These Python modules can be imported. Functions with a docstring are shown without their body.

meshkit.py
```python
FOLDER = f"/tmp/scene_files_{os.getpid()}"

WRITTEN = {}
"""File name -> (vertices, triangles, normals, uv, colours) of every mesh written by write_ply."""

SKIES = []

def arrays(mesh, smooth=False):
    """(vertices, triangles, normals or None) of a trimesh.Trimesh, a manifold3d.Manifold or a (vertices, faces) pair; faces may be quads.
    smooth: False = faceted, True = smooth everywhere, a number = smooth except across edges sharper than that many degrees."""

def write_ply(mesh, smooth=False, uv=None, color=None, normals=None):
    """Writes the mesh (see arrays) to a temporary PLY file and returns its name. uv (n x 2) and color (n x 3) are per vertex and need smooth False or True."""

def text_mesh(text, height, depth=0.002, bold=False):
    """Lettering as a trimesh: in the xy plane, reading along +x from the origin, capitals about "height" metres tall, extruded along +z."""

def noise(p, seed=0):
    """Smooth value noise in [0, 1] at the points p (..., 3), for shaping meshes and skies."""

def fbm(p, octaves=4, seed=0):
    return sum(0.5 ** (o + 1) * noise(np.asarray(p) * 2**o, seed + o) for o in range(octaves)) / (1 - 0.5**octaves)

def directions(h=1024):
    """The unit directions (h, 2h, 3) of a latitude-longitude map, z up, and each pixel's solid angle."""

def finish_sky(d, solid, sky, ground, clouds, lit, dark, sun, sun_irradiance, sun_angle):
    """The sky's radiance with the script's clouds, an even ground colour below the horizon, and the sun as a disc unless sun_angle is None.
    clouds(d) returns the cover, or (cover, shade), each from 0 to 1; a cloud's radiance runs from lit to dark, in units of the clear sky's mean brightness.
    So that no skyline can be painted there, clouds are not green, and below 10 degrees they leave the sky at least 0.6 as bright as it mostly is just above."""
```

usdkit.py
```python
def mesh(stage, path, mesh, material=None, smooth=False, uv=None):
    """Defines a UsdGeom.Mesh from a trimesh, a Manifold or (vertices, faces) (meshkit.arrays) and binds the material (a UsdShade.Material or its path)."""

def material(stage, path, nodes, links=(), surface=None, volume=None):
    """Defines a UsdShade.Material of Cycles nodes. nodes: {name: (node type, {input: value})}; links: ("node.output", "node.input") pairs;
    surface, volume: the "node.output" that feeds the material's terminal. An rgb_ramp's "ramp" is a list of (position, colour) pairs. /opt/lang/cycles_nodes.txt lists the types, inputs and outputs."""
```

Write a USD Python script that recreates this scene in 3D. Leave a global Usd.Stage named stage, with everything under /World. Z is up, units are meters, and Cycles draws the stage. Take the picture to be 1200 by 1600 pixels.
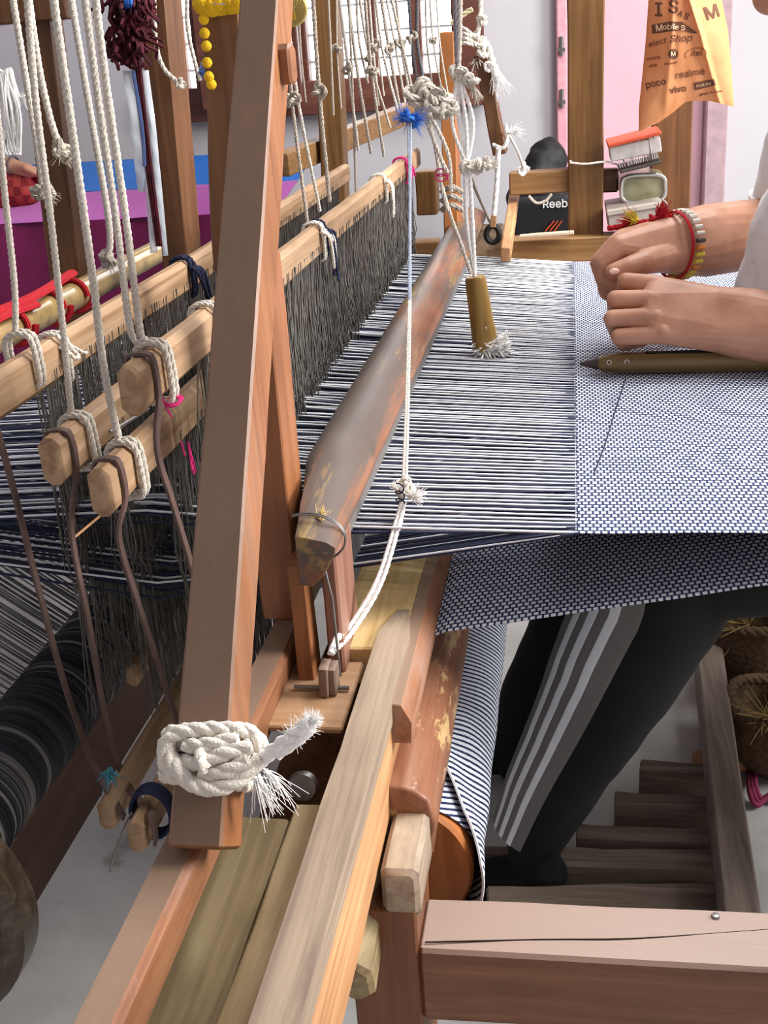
import math, random
import numpy as np, trimesh, manifold3d as m3
import usdkit, meshkit
from pxr import Usd, UsdGeom, UsdLux, UsdShade, Gf, Sdf

rng = np.random.default_rng(7); random.seed(7)
stage = Usd.Stage.CreateInMemory()
UsdGeom.SetStageUpAxis(stage, 'Z'); UsdGeom.SetStageMetersPerUnit(stage, 1.0)
UsdGeom.Xform.Define(stage, '/World'); UsdGeom.Scope.Define(stage, '/World/Looks')

# ---------------------------------------------------------------- camera, light, exposure
FPX = 1800.; EYE = np.array([0, 0, 1.22])
_v1 = np.array([290., -750., FPX]); _a = .07
_n = np.array([_a, 1, (750 - 290 * _a) / FPX]); _n /= np.linalg.norm(_n)
_y = _v1 / np.linalg.norm(_v1); _x = np.cross(_n, _y); _x *= np.sign(_x[0])
ROT = np.array([_x, _y, -_n])                        # camera (right, down, forward) -> world
cam = UsdGeom.Camera.Define(stage, '/World/camera')
cam.CreateHorizontalApertureAttr(36.0); cam.CreateVerticalApertureAttr(48.0)
cam.CreateFocalLengthAttr(FPX / 1200 * 36.0); cam.CreateClippingRangeAttr(Gf.Vec2f(.02, 100))
M = np.eye(4); M[:3, 0] = ROT[:, 0]; M[:3, 1] = -ROT[:, 1]; M[:3, 2] = -ROT[:, 2]; M[:3, 3] = EYE
cam.AddTransformOp().Set(Gf.Matrix4d(M.T.tolist()))
cam.CreateExposureAttr(0.0)
cam.CreateFStopAttr(0.0)
dome = UsdLux.DomeLight.Define(stage, '/World/daylight'); dome.CreateIntensityAttr(2.2); dome.CreateColorAttr(Gf.Vec3f(.96, .98, 1.0))
def rect_light(name, pos, target, w, h, power, col):
    L = UsdLux.RectLight.Define(stage, '/World/' + name)
    z = np.asarray(pos, float) - target; z /= np.linalg.norm(z)
    x = np.cross([0, 0, 1], z); x /= np.linalg.norm(x); y = np.cross(z, x)
    m = np.eye(4); m[:3, 0] = x; m[:3, 1] = y; m[:3, 2] = z; m[:3, 3] = pos
    L.AddTransformOp().Set(Gf.Matrix4d(m.T.tolist())); L.CreateWidthAttr(w); L.CreateHeightAttr(h)
    L.CreateIntensityAttr(power); L.CreateColorAttr(Gf.Vec3f(*col))
rect_light('added_key_light', (2.7, 1.35, 2.2), (-.2, 1.1, .8), 1.4, 1.5, 30.0, (1, .985, .96))  # added key light from the right; no doorway opens there
rect_light('added_ceiling_fill', (.7, 2.0, 2.75), (.1, 1.6, .8), 1.8, .5, 24.0, (1, .99, .97))  # added soft fill under the ceiling; no tube lamp is built

# ---------------------------------------------------------------- helpers
def ray(px, py): return ROT @ np.array([px - 600., py - 800., FPX])
def at(px, py, X=None, Y=None, Z=None):              # the photograph's line of sight met with a plane of the room
    d = ray(px, py)
    t = (X - EYE[0]) / d[0] if X is not None else (Y - EYE[1]) / d[1] if Y is not None else (Z - EYE[2]) / d[2]
    return EYE + t * d
_used = {}
def numbered(path):
    k = _used.get(path, -1) + 1; _used[path] = k
    return path if k == 0 else f'{path}_{k:03d}'
def custom(p, label=None, cat=None, group=None, kind=None):
    for k, v in (('label', label), ('category', cat), ('group', group), ('kind', kind)):
        if v: p.SetCustomDataByKey(k, v)
BASE = {}
def thing(name, label, cat, base=(0, 0, 0), group=None, kind=None):
    x = UsdGeom.Xform.Define(stage, numbered('/World/' + name)); x.AddTranslateOp().Set(Gf.Vec3d(*map(float, base)))
    BASE[str(x.GetPath())] = np.asarray(base, float)
    custom(x.GetPrim(), label, cat, group, kind); return x.GetPrim()
def cat_(*ms):
    vs, fs, n = [], [], 0
    for v, f in ms:
        vs.append(np.asarray(v, float)); fs.append(np.asarray(f, int) + n); n += len(v)
    return np.vstack(vs), np.vstack(fs)
def part(parent, name, mesh, mat, smooth=35, label=None, kind=None, uv=None):
    if isinstance(mesh, list): mesh = cat_(*mesh)
    if isinstance(mesh, trimesh.Trimesh): mesh = (np.array(mesh.vertices), np.array(mesh.faces))
    pp = str(parent.GetPath()); root = '/'.join(pp.split('/')[:3])
    v, f = mesh
    m = usdkit.mesh(stage, numbered(pp + '/' + name), (np.asarray(v) - BASE[root], f), mat, smooth=smooth, uv=uv)
    custom(m.GetPrim(), label, None, None, kind); return m.GetPrim()
def single(name, mesh, mat, label, cat, group=None, kind=None, smooth=35, uv=None):
    if isinstance(mesh, list): mesh = cat_(*mesh)
    if isinstance(mesh, trimesh.Trimesh): mesh = (np.array(mesh.vertices), np.array(mesh.faces))
    v, f = mesh; v = np.asarray(v); b = np.array([v[:, 0].mean(), v[:, 1].mean(), v[:, 2].min()])
    m = usdkit.mesh(stage, numbered('/World/' + name), (v - b, f), mat, smooth=smooth, uv=uv)
    m.AddTranslateOp().Set(Gf.Vec3d(*map(float, b))); custom(m.GetPrim(), label, cat, group, kind); return m.GetPrim()

def unit(v): v = np.asarray(v, float); return v / max(np.linalg.norm(v), 1e-12)
def loft(rings, cap=True):                            # rings (k, n, 3), closed round
    rings = np.asarray(rings, float); k, n = rings.shape[:2]
    v = rings.reshape(-1, 3); f = []
    i = np.arange(n); j = (i + 1) % n
    for r in range(k - 1):
        a, b = r * n, (r + 1) * n
        f.append(np.stack([a + i, a + j, b + j], 1)); f.append(np.stack([a + i, b + j, b + i], 1))
    f = np.vstack(f)
    if cap:
        c0, c1 = rings[0].mean(0), rings[-1].mean(0); m = len(v); v = np.vstack([v, c0, c1])
        f = np.vstack([f, np.stack([np.full(n, m), j, i], 1), np.stack([np.full(n, m + 1), (k - 1) * n + i, (k - 1) * n + j], 1)])
    return v, f
def chamfered(w, h, c):
    w, h = w / 2, h / 2
    return np.array([(-w + c, -h), (w - c, -h), (w, -h + c), (w, h - c), (w - c, h), (-w + c, h), (-w, h - c), (-w, -h + c)])
def sweep(prof, p0, p1, side, bev=.003, n=2, wob=0., taper=None, seed=0):
    """prof (m,2) in (side, up) axes carried from p0 to p1 with eased ends; wob roughens it like hand-planed wood"""
    p0, p1 = np.asarray(p0, float), np.asarray(p1, float); ax = unit(p1 - p0); side = unit(np.asarray(side, float) - np.dot(side, ax) * ax); up = np.cross(side, ax)
    L = np.linalg.norm(p1 - p0); ts = np.concatenate([[0, bev], np.linspace(bev, L - bev, n + 1)[1:-1], [L - bev, L]])
    rings = []; size = np.abs(prof).max(0)
    for i, t in enumerate(ts):
        q = np.array(prof, float)
        if taper: q = q * np.asarray(taper(t / L))
        if i in (0, len(ts) - 1): q = q * (1 - np.minimum(bev / np.maximum(size, 1e-6), .5))
        r = p0 + ax * t + q[:, :1] * side + q[:, 1:] * up
        if wob and 0 < i < len(ts) - 1: r += ((meshkit.noise(r * 18 + seed, seed)[:, None] - .5) * 2 * wob) * (q[:, :1] * side + q[:, 1:] * up) / size.max()
        rings.append(r)
    v, f = loft(rings)
    if np.dot(np.cross(v[f[-1, 1]] - v[f[-1, 0]], v[f[-1, 2]] - v[f[-1, 0]]), ax) < 0: f = f[:, ::-1]
    return v, f
def beam(p0, p1, w, h, side=(1, 0, 0), c=.0025, n=12, wob=.0015, seed=0):
    return sweep(chamfered(w, h, c), p0, p1, side, c, n, wob, None, seed)
def curve(pts, n=40):
    p = np.asarray(pts, float)
    if len(p) == 2: return p[0] + np.linspace(0, 1, n)[:, None] * (p[1] - p[0])
    p = np.vstack([2 * p[0] - p[1], p, 2 * p[-1] - p[-2]]); out = []
    d = np.linalg.norm(np.diff(p[1:-1], axis=0), axis=1); k = np.maximum(2, np.round(d / d.sum() * n).astype(int))
    for i in range(len(p) - 3):
        t = np.linspace(0, 1, k[i], endpoint=False)[:, None]; a, b, c, e = p[i:i + 4]
        out.append(.5 * (2 * b + (c - a) * t + (2 * a - 5 * b + 4 * c - e) * t ** 2 + (3 * b - a - 3 * c + e) * t ** 3))
    return np.vstack(out + [p[-2:-1]])
def frames(p):
    t = np.gradient(p, axis=0); t /= np.maximum(np.linalg.norm(t, axis=1, keepdims=True), 1e-12)
    u = np.cross(t[0], [.3, .5, .81]); u = unit(u); us = []
    for k in range(len(p)):
        u = unit(u - np.dot(u, t[k]) * t[k]); us.append(u)
    us = np.array(us); return t, us, np.cross(t, us)
def tube(pts, r, sides=7, cap=True, flat=1.0):
    p = np.asarray(pts, float); r = np.broadcast_to(r, (len(p),)); _, u, w = frames(p)
    a = np.linspace(0, 2 * np.pi, sides, endpoint=False)
    return loft(p[:, None] + r[:, None, None] * (np.cos(a)[None, :, None] * u[:, None] + flat * np.sin(a)[None, :, None] * w[:, None]), cap)
def rope(pts, r, pitch=None, strands=3, sides=6, step=None):
    """a laid rope: strands twisted round the path"""
    p = np.asarray(pts, float); d = np.r_[0, np.cumsum(np.linalg.norm(np.diff(p, axis=0), axis=1))]
    pitch = pitch or 7 * r; step = step or pitch / 7; s = np.linspace(0, d[-1], max(4, int(d[-1] / step)))
    p = np.stack([np.interp(s, d, p[:, k]) for k in range(3)], 1); _, u, w = frames(p); out = []
    for k in range(strands):
        a = 2 * np.pi * (s / pitch + k / strands)
        out.append(tube(p + .42 * r * (np.cos(a)[:, None] * u + np.sin(a)[:, None] * w), .60 * r, sides))
    return cat_(*out)
def knot(c, size, r, seed=0, squash=(1, 1, 1)):
    t = np.linspace(0, 2 * np.pi, 60); q = np.stack([np.sin(t) + 2 * np.sin(2 * t), np.cos(t) - 2 * np.cos(2 * t), -np.sin(3 * t) * 1.3], 1) / 3
    R = trimesh.transformations.random_rotation_matrix(np.random.default_rng(seed).random(3))[:3, :3]
    return rope(np.asarray(c) + (q @ R.T) * size * np.asarray(squash), r, sides=5)
def tuft(c, d, n, L, r, spread, seed=0, droop=.0):
    g = np.random.default_rng(seed); out = []
    for _ in range(int(n * 1.8)):
        e = unit(unit(d) * 1.15 + g.normal(0, spread, 3)); l = L * g.uniform(.35, 1.0); k = np.linspace(0, 1, 6)[:, None]
        b = g.normal(0, .25, 3) * l
        p = np.asarray(c) + g.normal(0, r * 2, 3) + e * l * k + b * k * k * .6 + np.array([0, 0, -droop * l]) * k * k
        out.append(tube(p, np.linspace(r * .8, r * .35, 6), 4))
    return cat_(*out)
def lathe(prof, c, axis=(0, 0, 1), n=32):
    ax = unit(axis); u = unit(np.cross(ax, [.31, .77, .55])); w = np.cross(ax, u); a = np.linspace(0, 2 * np.pi, n, endpoint=False)
    return loft([np.asarray(c) + ax * z + max(r, 1e-5) * (np.cos(a)[:, None] * u + np.sin(a)[:, None] * w) for r, z in prof])
def grid(P, thick=0.0):
    """surface from an (m, n, 3) array; thick gives it a back"""
    m, n = P.shape[:2]; i = np.arange(m * n).reshape(m, n)
    q = np.stack([i[:-1, :-1], i[1:, :-1], i[1:, 1:], i[:-1, 1:]], -1).reshape(-1, 4); f = np.vstack([q[:, [0, 1, 2]], q[:, [0, 2, 3]]]); v = P.reshape(-1, 3)
    if not thick: return v, f
    du = np.gradient(P, axis=0); dv = np.gradient(P, axis=1); nn = np.cross(du, dv); nn /= np.maximum(np.linalg.norm(nn, axis=-1, keepdims=True), 1e-12)
    b = (P - nn * thick).reshape(-1, 3); N = len(v)
    e = np.concatenate([i[0, :], i[1:, -1], i[-1, -2::-1], i[-2:0:-1, 0]]); e2 = np.roll(e, -1)
    s = np.vstack([np.stack([e, e2, e2 + N], 1), np.stack([e, e2 + N, e + N], 1)])
    return np.vstack([v, b]), np.vstack([f, f[:, ::-1] + N, s])
def bundle(A, B, r, sides=4, mids=None):
    """many straight (or polyline) threads at once: rows of A to rows of B"""
    pts = [np.asarray(A, float)] + [np.asarray(m, float) for m in (mids or [])] + [np.asarray(B, float)]
    K, n = len(pts), len(pts[0]); P = np.stack(pts, 1); t = P[:, -1] - P[:, 0]; t /= np.linalg.norm(t, axis=1, keepdims=True)
    u = np.cross(t, [.12, .31, .94] if abs(t[0, 2]) < .8 else [1, .2, 0]); u /= np.linalg.norm(u, axis=1, keepdims=True); w = np.cross(t, u)
    a = np.linspace(0, 2 * np.pi, sides, endpoint=False); r = np.broadcast_to(r, (n,))
    ring = r[:, None, None] * (np.cos(a)[None, :, None] * u[:, None] + np.sin(a)[None, :, None] * w[:, None])
    V = P[:, :, None, :] + ring[:, None]
    idx = np.arange(n * K * sides).reshape(n, K, sides); j = np.roll(idx, -1, 2)
    a0, a1, b0, b1 = idx[:, :-1], j[:, :-1], idx[:, 1:], j[:, 1:]
    f = np.concatenate([np.stack([a0, a1, b1], -1).reshape(-1, 3), np.stack([a0, b1, b0], -1).reshape(-1, 3)])
    return V.reshape(-1, 3), f
def body(bones, length=.008, smooth=12, extra=()):
    """one continuous skin: hulls of spheres at the joints, united and smoothed; bones: chains of (x, y, z, radius)"""
    mans = list(extra)
    for ch in bones:
        S = [m3.Manifold.sphere(j[3], 20).translate(list(map(float, j[:3]))) for j in ch]
        if len(S) == 1: mans.append(S[0])
        for a, b in zip(S[:-1], S[1:]): mans.append(m3.Manifold.batch_hull([a, b]))
    man = m3.Manifold.batch_boolean(mans, m3.OpType.Add).refine_to_length(length)
    m = man.to_mesh(); t = trimesh.Trimesh(m.vert_properties[:, :3], m.tri_verts, process=True)
    trimesh.smoothing.filter_taubin(t, .5, .52, smooth); return t
def text_on(s, h, fn, bold=False, depth=.0012, shear=0.):
    """flat lettering bent on to a surface: fn(x, y, d) gives the point d above the surface"""
    t = meshkit.text_mesh(s, h, .001, bold); t = t.subdivide_to_size(h * .5) if h > .02 else t; v = np.array(t.vertices)
    return np.array([fn(x + shear * y, y, .0004 + z) for x, y, z in v]), np.array(t.faces)

# ---------------------------------------------------------------- materials
def mat(name, nodes, links, surface='p.BSDF'): return usdkit.material(stage, '/World/Looks/' + name, nodes, links, surface=surface)
def plain(name, col, rough=.6, var=.12, scale=40, bump=.0, metallic=0, sheen=0, spec=.4, trans=0):
    c = np.array(col)
    return mat(name, {'g': ('geometry', {}), 'm': ('noise_texture', {'scale': scale, 'detail': 4}),
                      'r': ('rgb_ramp', {'ramp': [(.3, c * (1 - var)), (.7, np.minimum(c * (1 + var), 1))]}), 'b': ('bump', {'strength': bump, 'distance': .004}),
                      'p': ('principled_bsdf', {'roughness': rough, 'metallic': metallic, 'sheen_weight': sheen, 'specular_ior_level': spec, 'transmission_weight': trans})},
               [('g.position', 'm.vector'), ('m.fac', 'r.fac'), ('r.color', 'p.base_color')] + ([('m.fac', 'b.height'), ('b.normal', 'p.normal')] if bump else []))
def wood(name, dark, mid, light, axis='y', g=70., rough=.5, bump=.25, wear=None, wear_at=(.52, .62), wear_scale=9., spec=.35, stretch=.045, face=None, ws_=.35):
    s = {'x': (g * stretch, g, g), 'y': (g, g * stretch, g), 'z': (g, g, g * stretch)}[axis]
    ws = {'x': (wear_scale * ws_, wear_scale, wear_scale), 'y': (wear_scale, wear_scale * ws_, wear_scale), 'z': (wear_scale, wear_scale, wear_scale * ws_)}[axis]
    N = {'g': ('geometry', {}), 'm': ('mapping', {'scale': s}), 'n': ('noise_texture', {'scale': 1., 'detail': 6, 'roughness': .62, 'distortion': .6}),
         'r': ('rgb_ramp', {'ramp': [(.28, dark), (.5, mid), (.74, light)]}), 'k': ('noise_texture', {'scale': 5., 'detail': 3}),
         'k2': ('rgb_ramp', {'ramp': [(.3, (.72, .72, .72)), (.7, (1.12, 1.12, 1.12))]}), 'x': ('mix_color', {'blend_type': 'multiply', 'fac': 1.0, 'use_clamp': False}),
         'b': ('bump', {'strength': bump, 'distance': .002}), 'p': ('principled_bsdf', {'roughness': rough, 'specular_ior_level': spec})}
    L = [('g.position', 'm.vector'), ('m.vector', 'n.vector'), ('n.fac', 'r.fac'), ('g.position', 'k.vector'), ('k.fac', 'k2.fac'), ('r.color', 'x.a'), ('k2.color', 'x.b'),
         ('n.fac', 'b.height'), ('b.normal', 'p.normal')]
    last = 'x.result'
    for i, wcol in enumerate(wear or []):
        sc = ws if i == 0 else tuple(q * 2.3 for q in ws)
        N[f'wm{i}'] = ('mapping', {'scale': sc, 'location': (3.1 * i, 1.7 * i, .4)}); N[f'wn{i}'] = ('noise_texture', {'scale': 1., 'detail': 7, 'roughness': .7})
        lo, hi = wear_at if i == 0 else (wear_at[0] + .05, wear_at[1] + .03)
        N[f'wr{i}'] = ('rgb_ramp', {'ramp': [(lo, (0, 0, 0)), (hi, (1, 1, 1))]}); N[f'wx{i}'] = ('mix_color', {'b': wcol})
        L += [('g.position', f'wm{i}.vector'), (f'wm{i}.vector', f'wn{i}.vector'), (f'wn{i}.fac', f'wr{i}.fac'), (f'wr{i}.color', f'wx{i}.fac'), (last, f'wx{i}.a')]; last = f'wx{i}.result'
    if face:                                          # tints faces turned one way: dust, plus light and shade painted in
        N['fg'] = ('vector_math', {'math_type': 'dot_product', 'vector2': face[1]}); N['fr'] = ('map_range', {'from_min': .55, 'from_max': .8, 'to_min': 0., 'to_max': .88, 'clamp': True}); N['fx'] = ('mix_color', {'b': face[0]})
        L += [('g.true_normal', 'fg.vector1'), ('fg.value', 'fr.value'), ('fr.result', 'fx.fac'), (last, 'fx.a')]; last = 'fx.result'
    L.append((last, 'p.base_color')); return mat(name, N, L)
C = lambda h: tuple(((int(h[i:i + 2], 16) / 255) ** 2.2) for i in (0, 2, 4))
W_ARM = wood('varnished_red_wood_upright', C('7a4d31'), C('95613f'), C('a8734f'), 'z', 60, .42, .12, wear=[C('8a6f5e')], wear_at=(.5, .75), wear_scale=5, face=(C('6b594c'), (0, -.8, .6)))  # greyer front face: dust, and its weaker light mixed into the colour
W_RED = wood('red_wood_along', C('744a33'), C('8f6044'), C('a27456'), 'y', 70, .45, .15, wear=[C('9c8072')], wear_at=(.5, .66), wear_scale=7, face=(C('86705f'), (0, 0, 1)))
W_CAP = wood('worn_reed_cap_wood', C('6c432d'), C('875840'), C('966a4e'), 'y', 60, .42, .2, wear=[C('5a4f49'), C('8d744c')], wear_at=(.49, .58), wear_scale=13, ws_=.09)
W_GREY = wood('dusty_grey_wood', C('77665a'), C('95826f'), C('a8957f'), 'y', 90, .7, .3, wear=[C('b3a28c')], wear_at=(.55, .7))
W_TAN = wood('bare_tan_wood', C('9a6d48'), C('bd8c62'), C('d2a67a'), 'y', 80, .6, .3)
W_PALE = wood('pale_race_wood', C('b9965f'), C('d6b57d'), C('e6cd9e'), 'y', 60, .5, .12, wear=[C('a98a5a')], wear_at=(.55, .75))
W_MOSS = wood('stained_channel_wood', C('6b5a3f'), C('8d7a58'), C('a8966f'), 'y', 70, .65, .25)
W_SHAFT = wood('shaft_bar_wood', C('7f6148'), C('a18263'), C('b4967a'), 'y', 80, .6, .2)
W_POST = wood('golden_brown_post_wood', C('624526'), C('7d5a35'), C('906b43'), 'z', 60, .45, .12)
W_POSTD = wood('dark_brown_post_wood', C('50341f'), C('68462c'), C('7b5538'), 'z', 60, .5, .12)
W_RAILX = wood('brown_rail_wood', C('7b5836'), C('97724a'), C('aa865c'), 'x', 70, .5, .15)
W_RAILP = wood('pinkish_worn_rail_wood', C('61402e'), C('785039'), C('8b6148'), 'x', 60, .38, .15, wear=[C('a98a7a')], wear_at=(.55, .85), wear_scale=5, face=(C('9e8a7f'), (0, 0, 1)))  # dusty top; light from above also painted into pale top and dark front
W_BREAST = wood('red_breast_beam_wood', C('6e4734'), C('875a42'), C('9b6e54'), 'y', 60, .4, .15, wear=[C('b8996a'), C('b08a6a')], wear_at=(.58, .62), wear_scale=22)
W_SHUT = wood('dark_shuttle_wood', C('574429'), C('866d46'), C('b2976a'), 'x', 45, .35, .1)
W_DARK = wood('dusty_floor_timber', C('63574a'), C('82756a'), C('978a7c'), 'y', 80, .8, .3)
W_DARKX = wood('dusty_treadle_timber', C('554739'), C('75665a'), C('8d7f70'), 'x', 80, .8, .3)
W_HANDLE = wood('turned_handle_wood', C('6d5228'), C('98763f'), C('b08e52'), 'z', 60, .4, .1)
ROPE = plain('cotton_rope', C('ded6c8'), .9, .1, 600, .5, sheen=.3)
CORD = plain('grey_cotton_cord', C('c8bfb2'), .9, .12, 500, .5, sheen=.2)
CORD2 = plain('old_cotton_cord', C('a99f92'), .9, .15, 400, .4)
WHITE_TUFT = plain('white_cotton_yarn', C('f2f0ec'), .95, .05, 300, 0, sheen=.4)
NAVY_YARN = plain('navy_yarn', C('23283f'), .9, .2, 400, .2)
BLUE_YARN = plain('blue_yarn', C('2f63b4'), .9, .2, 300)
RED_YARN = plain('red_yarn', C('b3202b'), .85, .2, 200)
PINK_YARN = plain('magenta_yarn', C('c4286e'), .85, .15, 200)
MAROON = plain('maroon_yarn', C('4d1a24'), .9, .45, 60)
YELLOW = plain('yellow_flower', C('e2b21c'), .8, .2, 80)
WARP_W = plain('white_warp_yarn', C('d9dbe0'), .85, .1, 500)
WARP_N = plain('navy_warp_yarn', C('2a2f45'), .85, .2, 500)
WARP_D = plain('dark_beam_yarn', C('33333a'), .8, .3, 200)
HEDDLE = plain('heddle_wire', C('6c6863'), .35, .35, 90, spec=.6)
LEATHER = plain('old_leather', C('5d4a45'), .5, .2, 60, .1)
IRON = plain('dull_iron', C('7d7a78'), .4, .2, 80, metallic=.8)
SKIN = mat('skin', {'g': ('geometry', {}), 'n': ('noise_texture', {'scale': 26., 'detail': 4}), 'r': ('rgb_ramp', {'ramp': [(.3, C('ab7a62')), (.7, C('c8967c'))]}),
                    'p': ('principled_bsdf', {'roughness': .48, 'subsurface_weight': .12, 'subsurface_scale': .004, 'subsurface_radius': (1, .35, .2), 'specular_ior_level': .35}),
                    'n2': ('noise_texture', {'scale': 420., 'detail': 2}), 'b': ('bump', {'strength': .12, 'distance': .001})},
           [('g.position', 'n.vector'), ('n.fac', 'r.fac'), ('r.color', 'p.base_color'), ('g.position', 'n2.vector'), ('n2.fac', 'b.height'), ('b.normal', 'p.normal')])
NAIL = plain('finger_nail', C('d3a595'), .3, .03)
SHIRT = plain('white_cotton_shirt', C('e9e9ea'), .9, .03, 20, sheen=.2)
TROUSER = plain('black_tracksuit_cloth', C('0b0b0c'), .9, .2, 40)
PANEL = plain('grey_tracksuit_panel', C('6a6866'), .85, .06, 40)
STRIPE = plain('white_stripe', C('d6d8de'), .85, .04, 40)
HAIR = plain('black_hair', C('15110f'), .5, .3, 60)
def weave(name, hi, lo, bw, rh, mort=.17):
    """white yarn floats on navy, row by row, following the cloth's own length and breadth"""
    return mat(name, {'u': ('uvmap', {'attribute': 'st'}), 'n': ('noise_texture', {'scale': 300., 'detail': 2}), 'a': ('mix_vector', {'fac': .0012}),
                      'k': ('brick_texture', {'scale': 1., 'brick_width': bw, 'row_height': rh, 'mortar_size': rh * mort, 'mortar_smooth': .35, 'offset': .5, 'color1': hi, 'color2': tuple(np.array(hi) * .85), 'mortar': lo, 'bias': 0.}),
                      'b': ('bump', {'strength': .6, 'distance': .0012}), 'p': ('principled_bsdf', {'roughness': .85, 'specular_ior_level': .25})},
               [('u.UV', 'n.vector'), ('u.UV', 'a.a'), ('n.color', 'a.b'), ('a.result', 'k.vector'), ('k.color', 'p.base_color'), ('k.fac', 'b.height'), ('b.normal', 'p.normal')])
CLOTH = weave('navy_white_weave', C('dfe3ea'), C('30395a'), .0066, .0078)
ROLLCLOTH = weave('navy_white_weave_rolled', C('cdd2da'), C('252c48'), .23, .0082, mort=.25)

# ---------------------------------------------------------------- the room
FLOOR = mat('worn_cement_floor', {'g': ('geometry', {}), 'n': ('noise_texture', {'scale': 2.2, 'detail': 8, 'roughness': .65}), 'r': ('rgb_ramp', {'ramp': [(.3, C('8f8f8d')), (.55, C('b5b4b0')), (.75, C('cbc9c4'))]}),
                                 's': ('noise_texture', {'scale': 7., 'detail': 6}), 'sr': ('rgb_ramp', {'ramp': [(.62, (0, 0, 0)), (.7, (.7, .7, .7))]}), 'x': ('mix_color', {'b': C('6d5f5a')}),
                                 'b': ('bump', {'strength': .2, 'distance': .004}), 'p': ('principled_bsdf', {'roughness': .55, 'specular_ior_level': .35})},
            [('g.position', 'n.vector'), ('g.position', 's.vector'), ('n.fac', 'r.fac'), ('s.fac', 'sr.fac'), ('sr.color', 'x.fac'), ('r.color', 'x.a'), ('x.result', 'p.base_color'), ('n.fac', 'b.height'), ('b.normal', 'p.normal')])
WALLM = plain('whitewashed_wall', C('bbb9be'), .85, .04, 3, .05)
DOORM = plain('pink_door_paint', C('d8abb7'), .55, .05, 6, .05)
PINK_FRAME = plain('chipped_pink_frame', C('d79aa6'), .6, .12, 60)
FRAME_BROWN = wood('window_frame_brown', C('4f2f27'), C('643d33'), C('74493c'), 'x', 40, .5, .1)
def block(x0, x1, y0, y1, z0, z1, c=.004): return beam(((x0 + x1) / 2, y0, (z0 + z1) / 2), ((x0 + x1) / 2, y1, (z0 + z1) / 2), x1 - x0, z1 - z0, (1, 0, 0), c, 1, 0)
YW = 3.6
def struct(name, mesh, m, label, cat):
    return single(name, mesh, m, label, cat, kind='structure', smooth=False)
struct('floor', block(-3.2, 3.0, -1.5, YW + .12, -.12, 0), FLOOR, 'worn grey cement floor of the weaving workshop', 'floor')
wx0, wx1 = at(279, 60, Y=YW)[0], at(724, 60, Y=YW)[0]; wz0 = at(600, 124, Y=YW)[2]; dx0, dx1 = at(872, 60, Y=YW)[0], at(1140, 60, Y=YW)[0]
struct('wall_back', [block(-3.2, wx0, YW, YW + .12, 0, 2.9), block(wx0, wx1, YW, YW + .12, 0, wz0), block(wx0, wx1, YW, YW + .12, 2.1, 2.9), block(wx1, dx0, YW, YW + .12, 0, 2.9),
                     block(dx0, dx1, YW, YW + .12, 2.05, 2.9), block(dx1, 3.0, YW, YW + .12, 0, 2.9)], WALLM, 'whitewashed back wall with a window and a pink door', 'wall')
struct('wall_left', block(-3.32, -3.2, -1.5, YW + .12, 0, 2.9), WALLM, 'whitewashed side wall beyond the neighbouring loom', 'wall')
struct('ceiling', block(-3.32, 3.12, -1.62, YW + .12, 2.9, 3.0), WALLM, 'whitewashed ceiling of the workshop', 'ceiling')
struct('wall_right', block(3.0, 3.12, -1.5, YW + .12, 0, 2.9), WALLM, 'whitewashed wall on the weaver side', 'wall')
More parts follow.
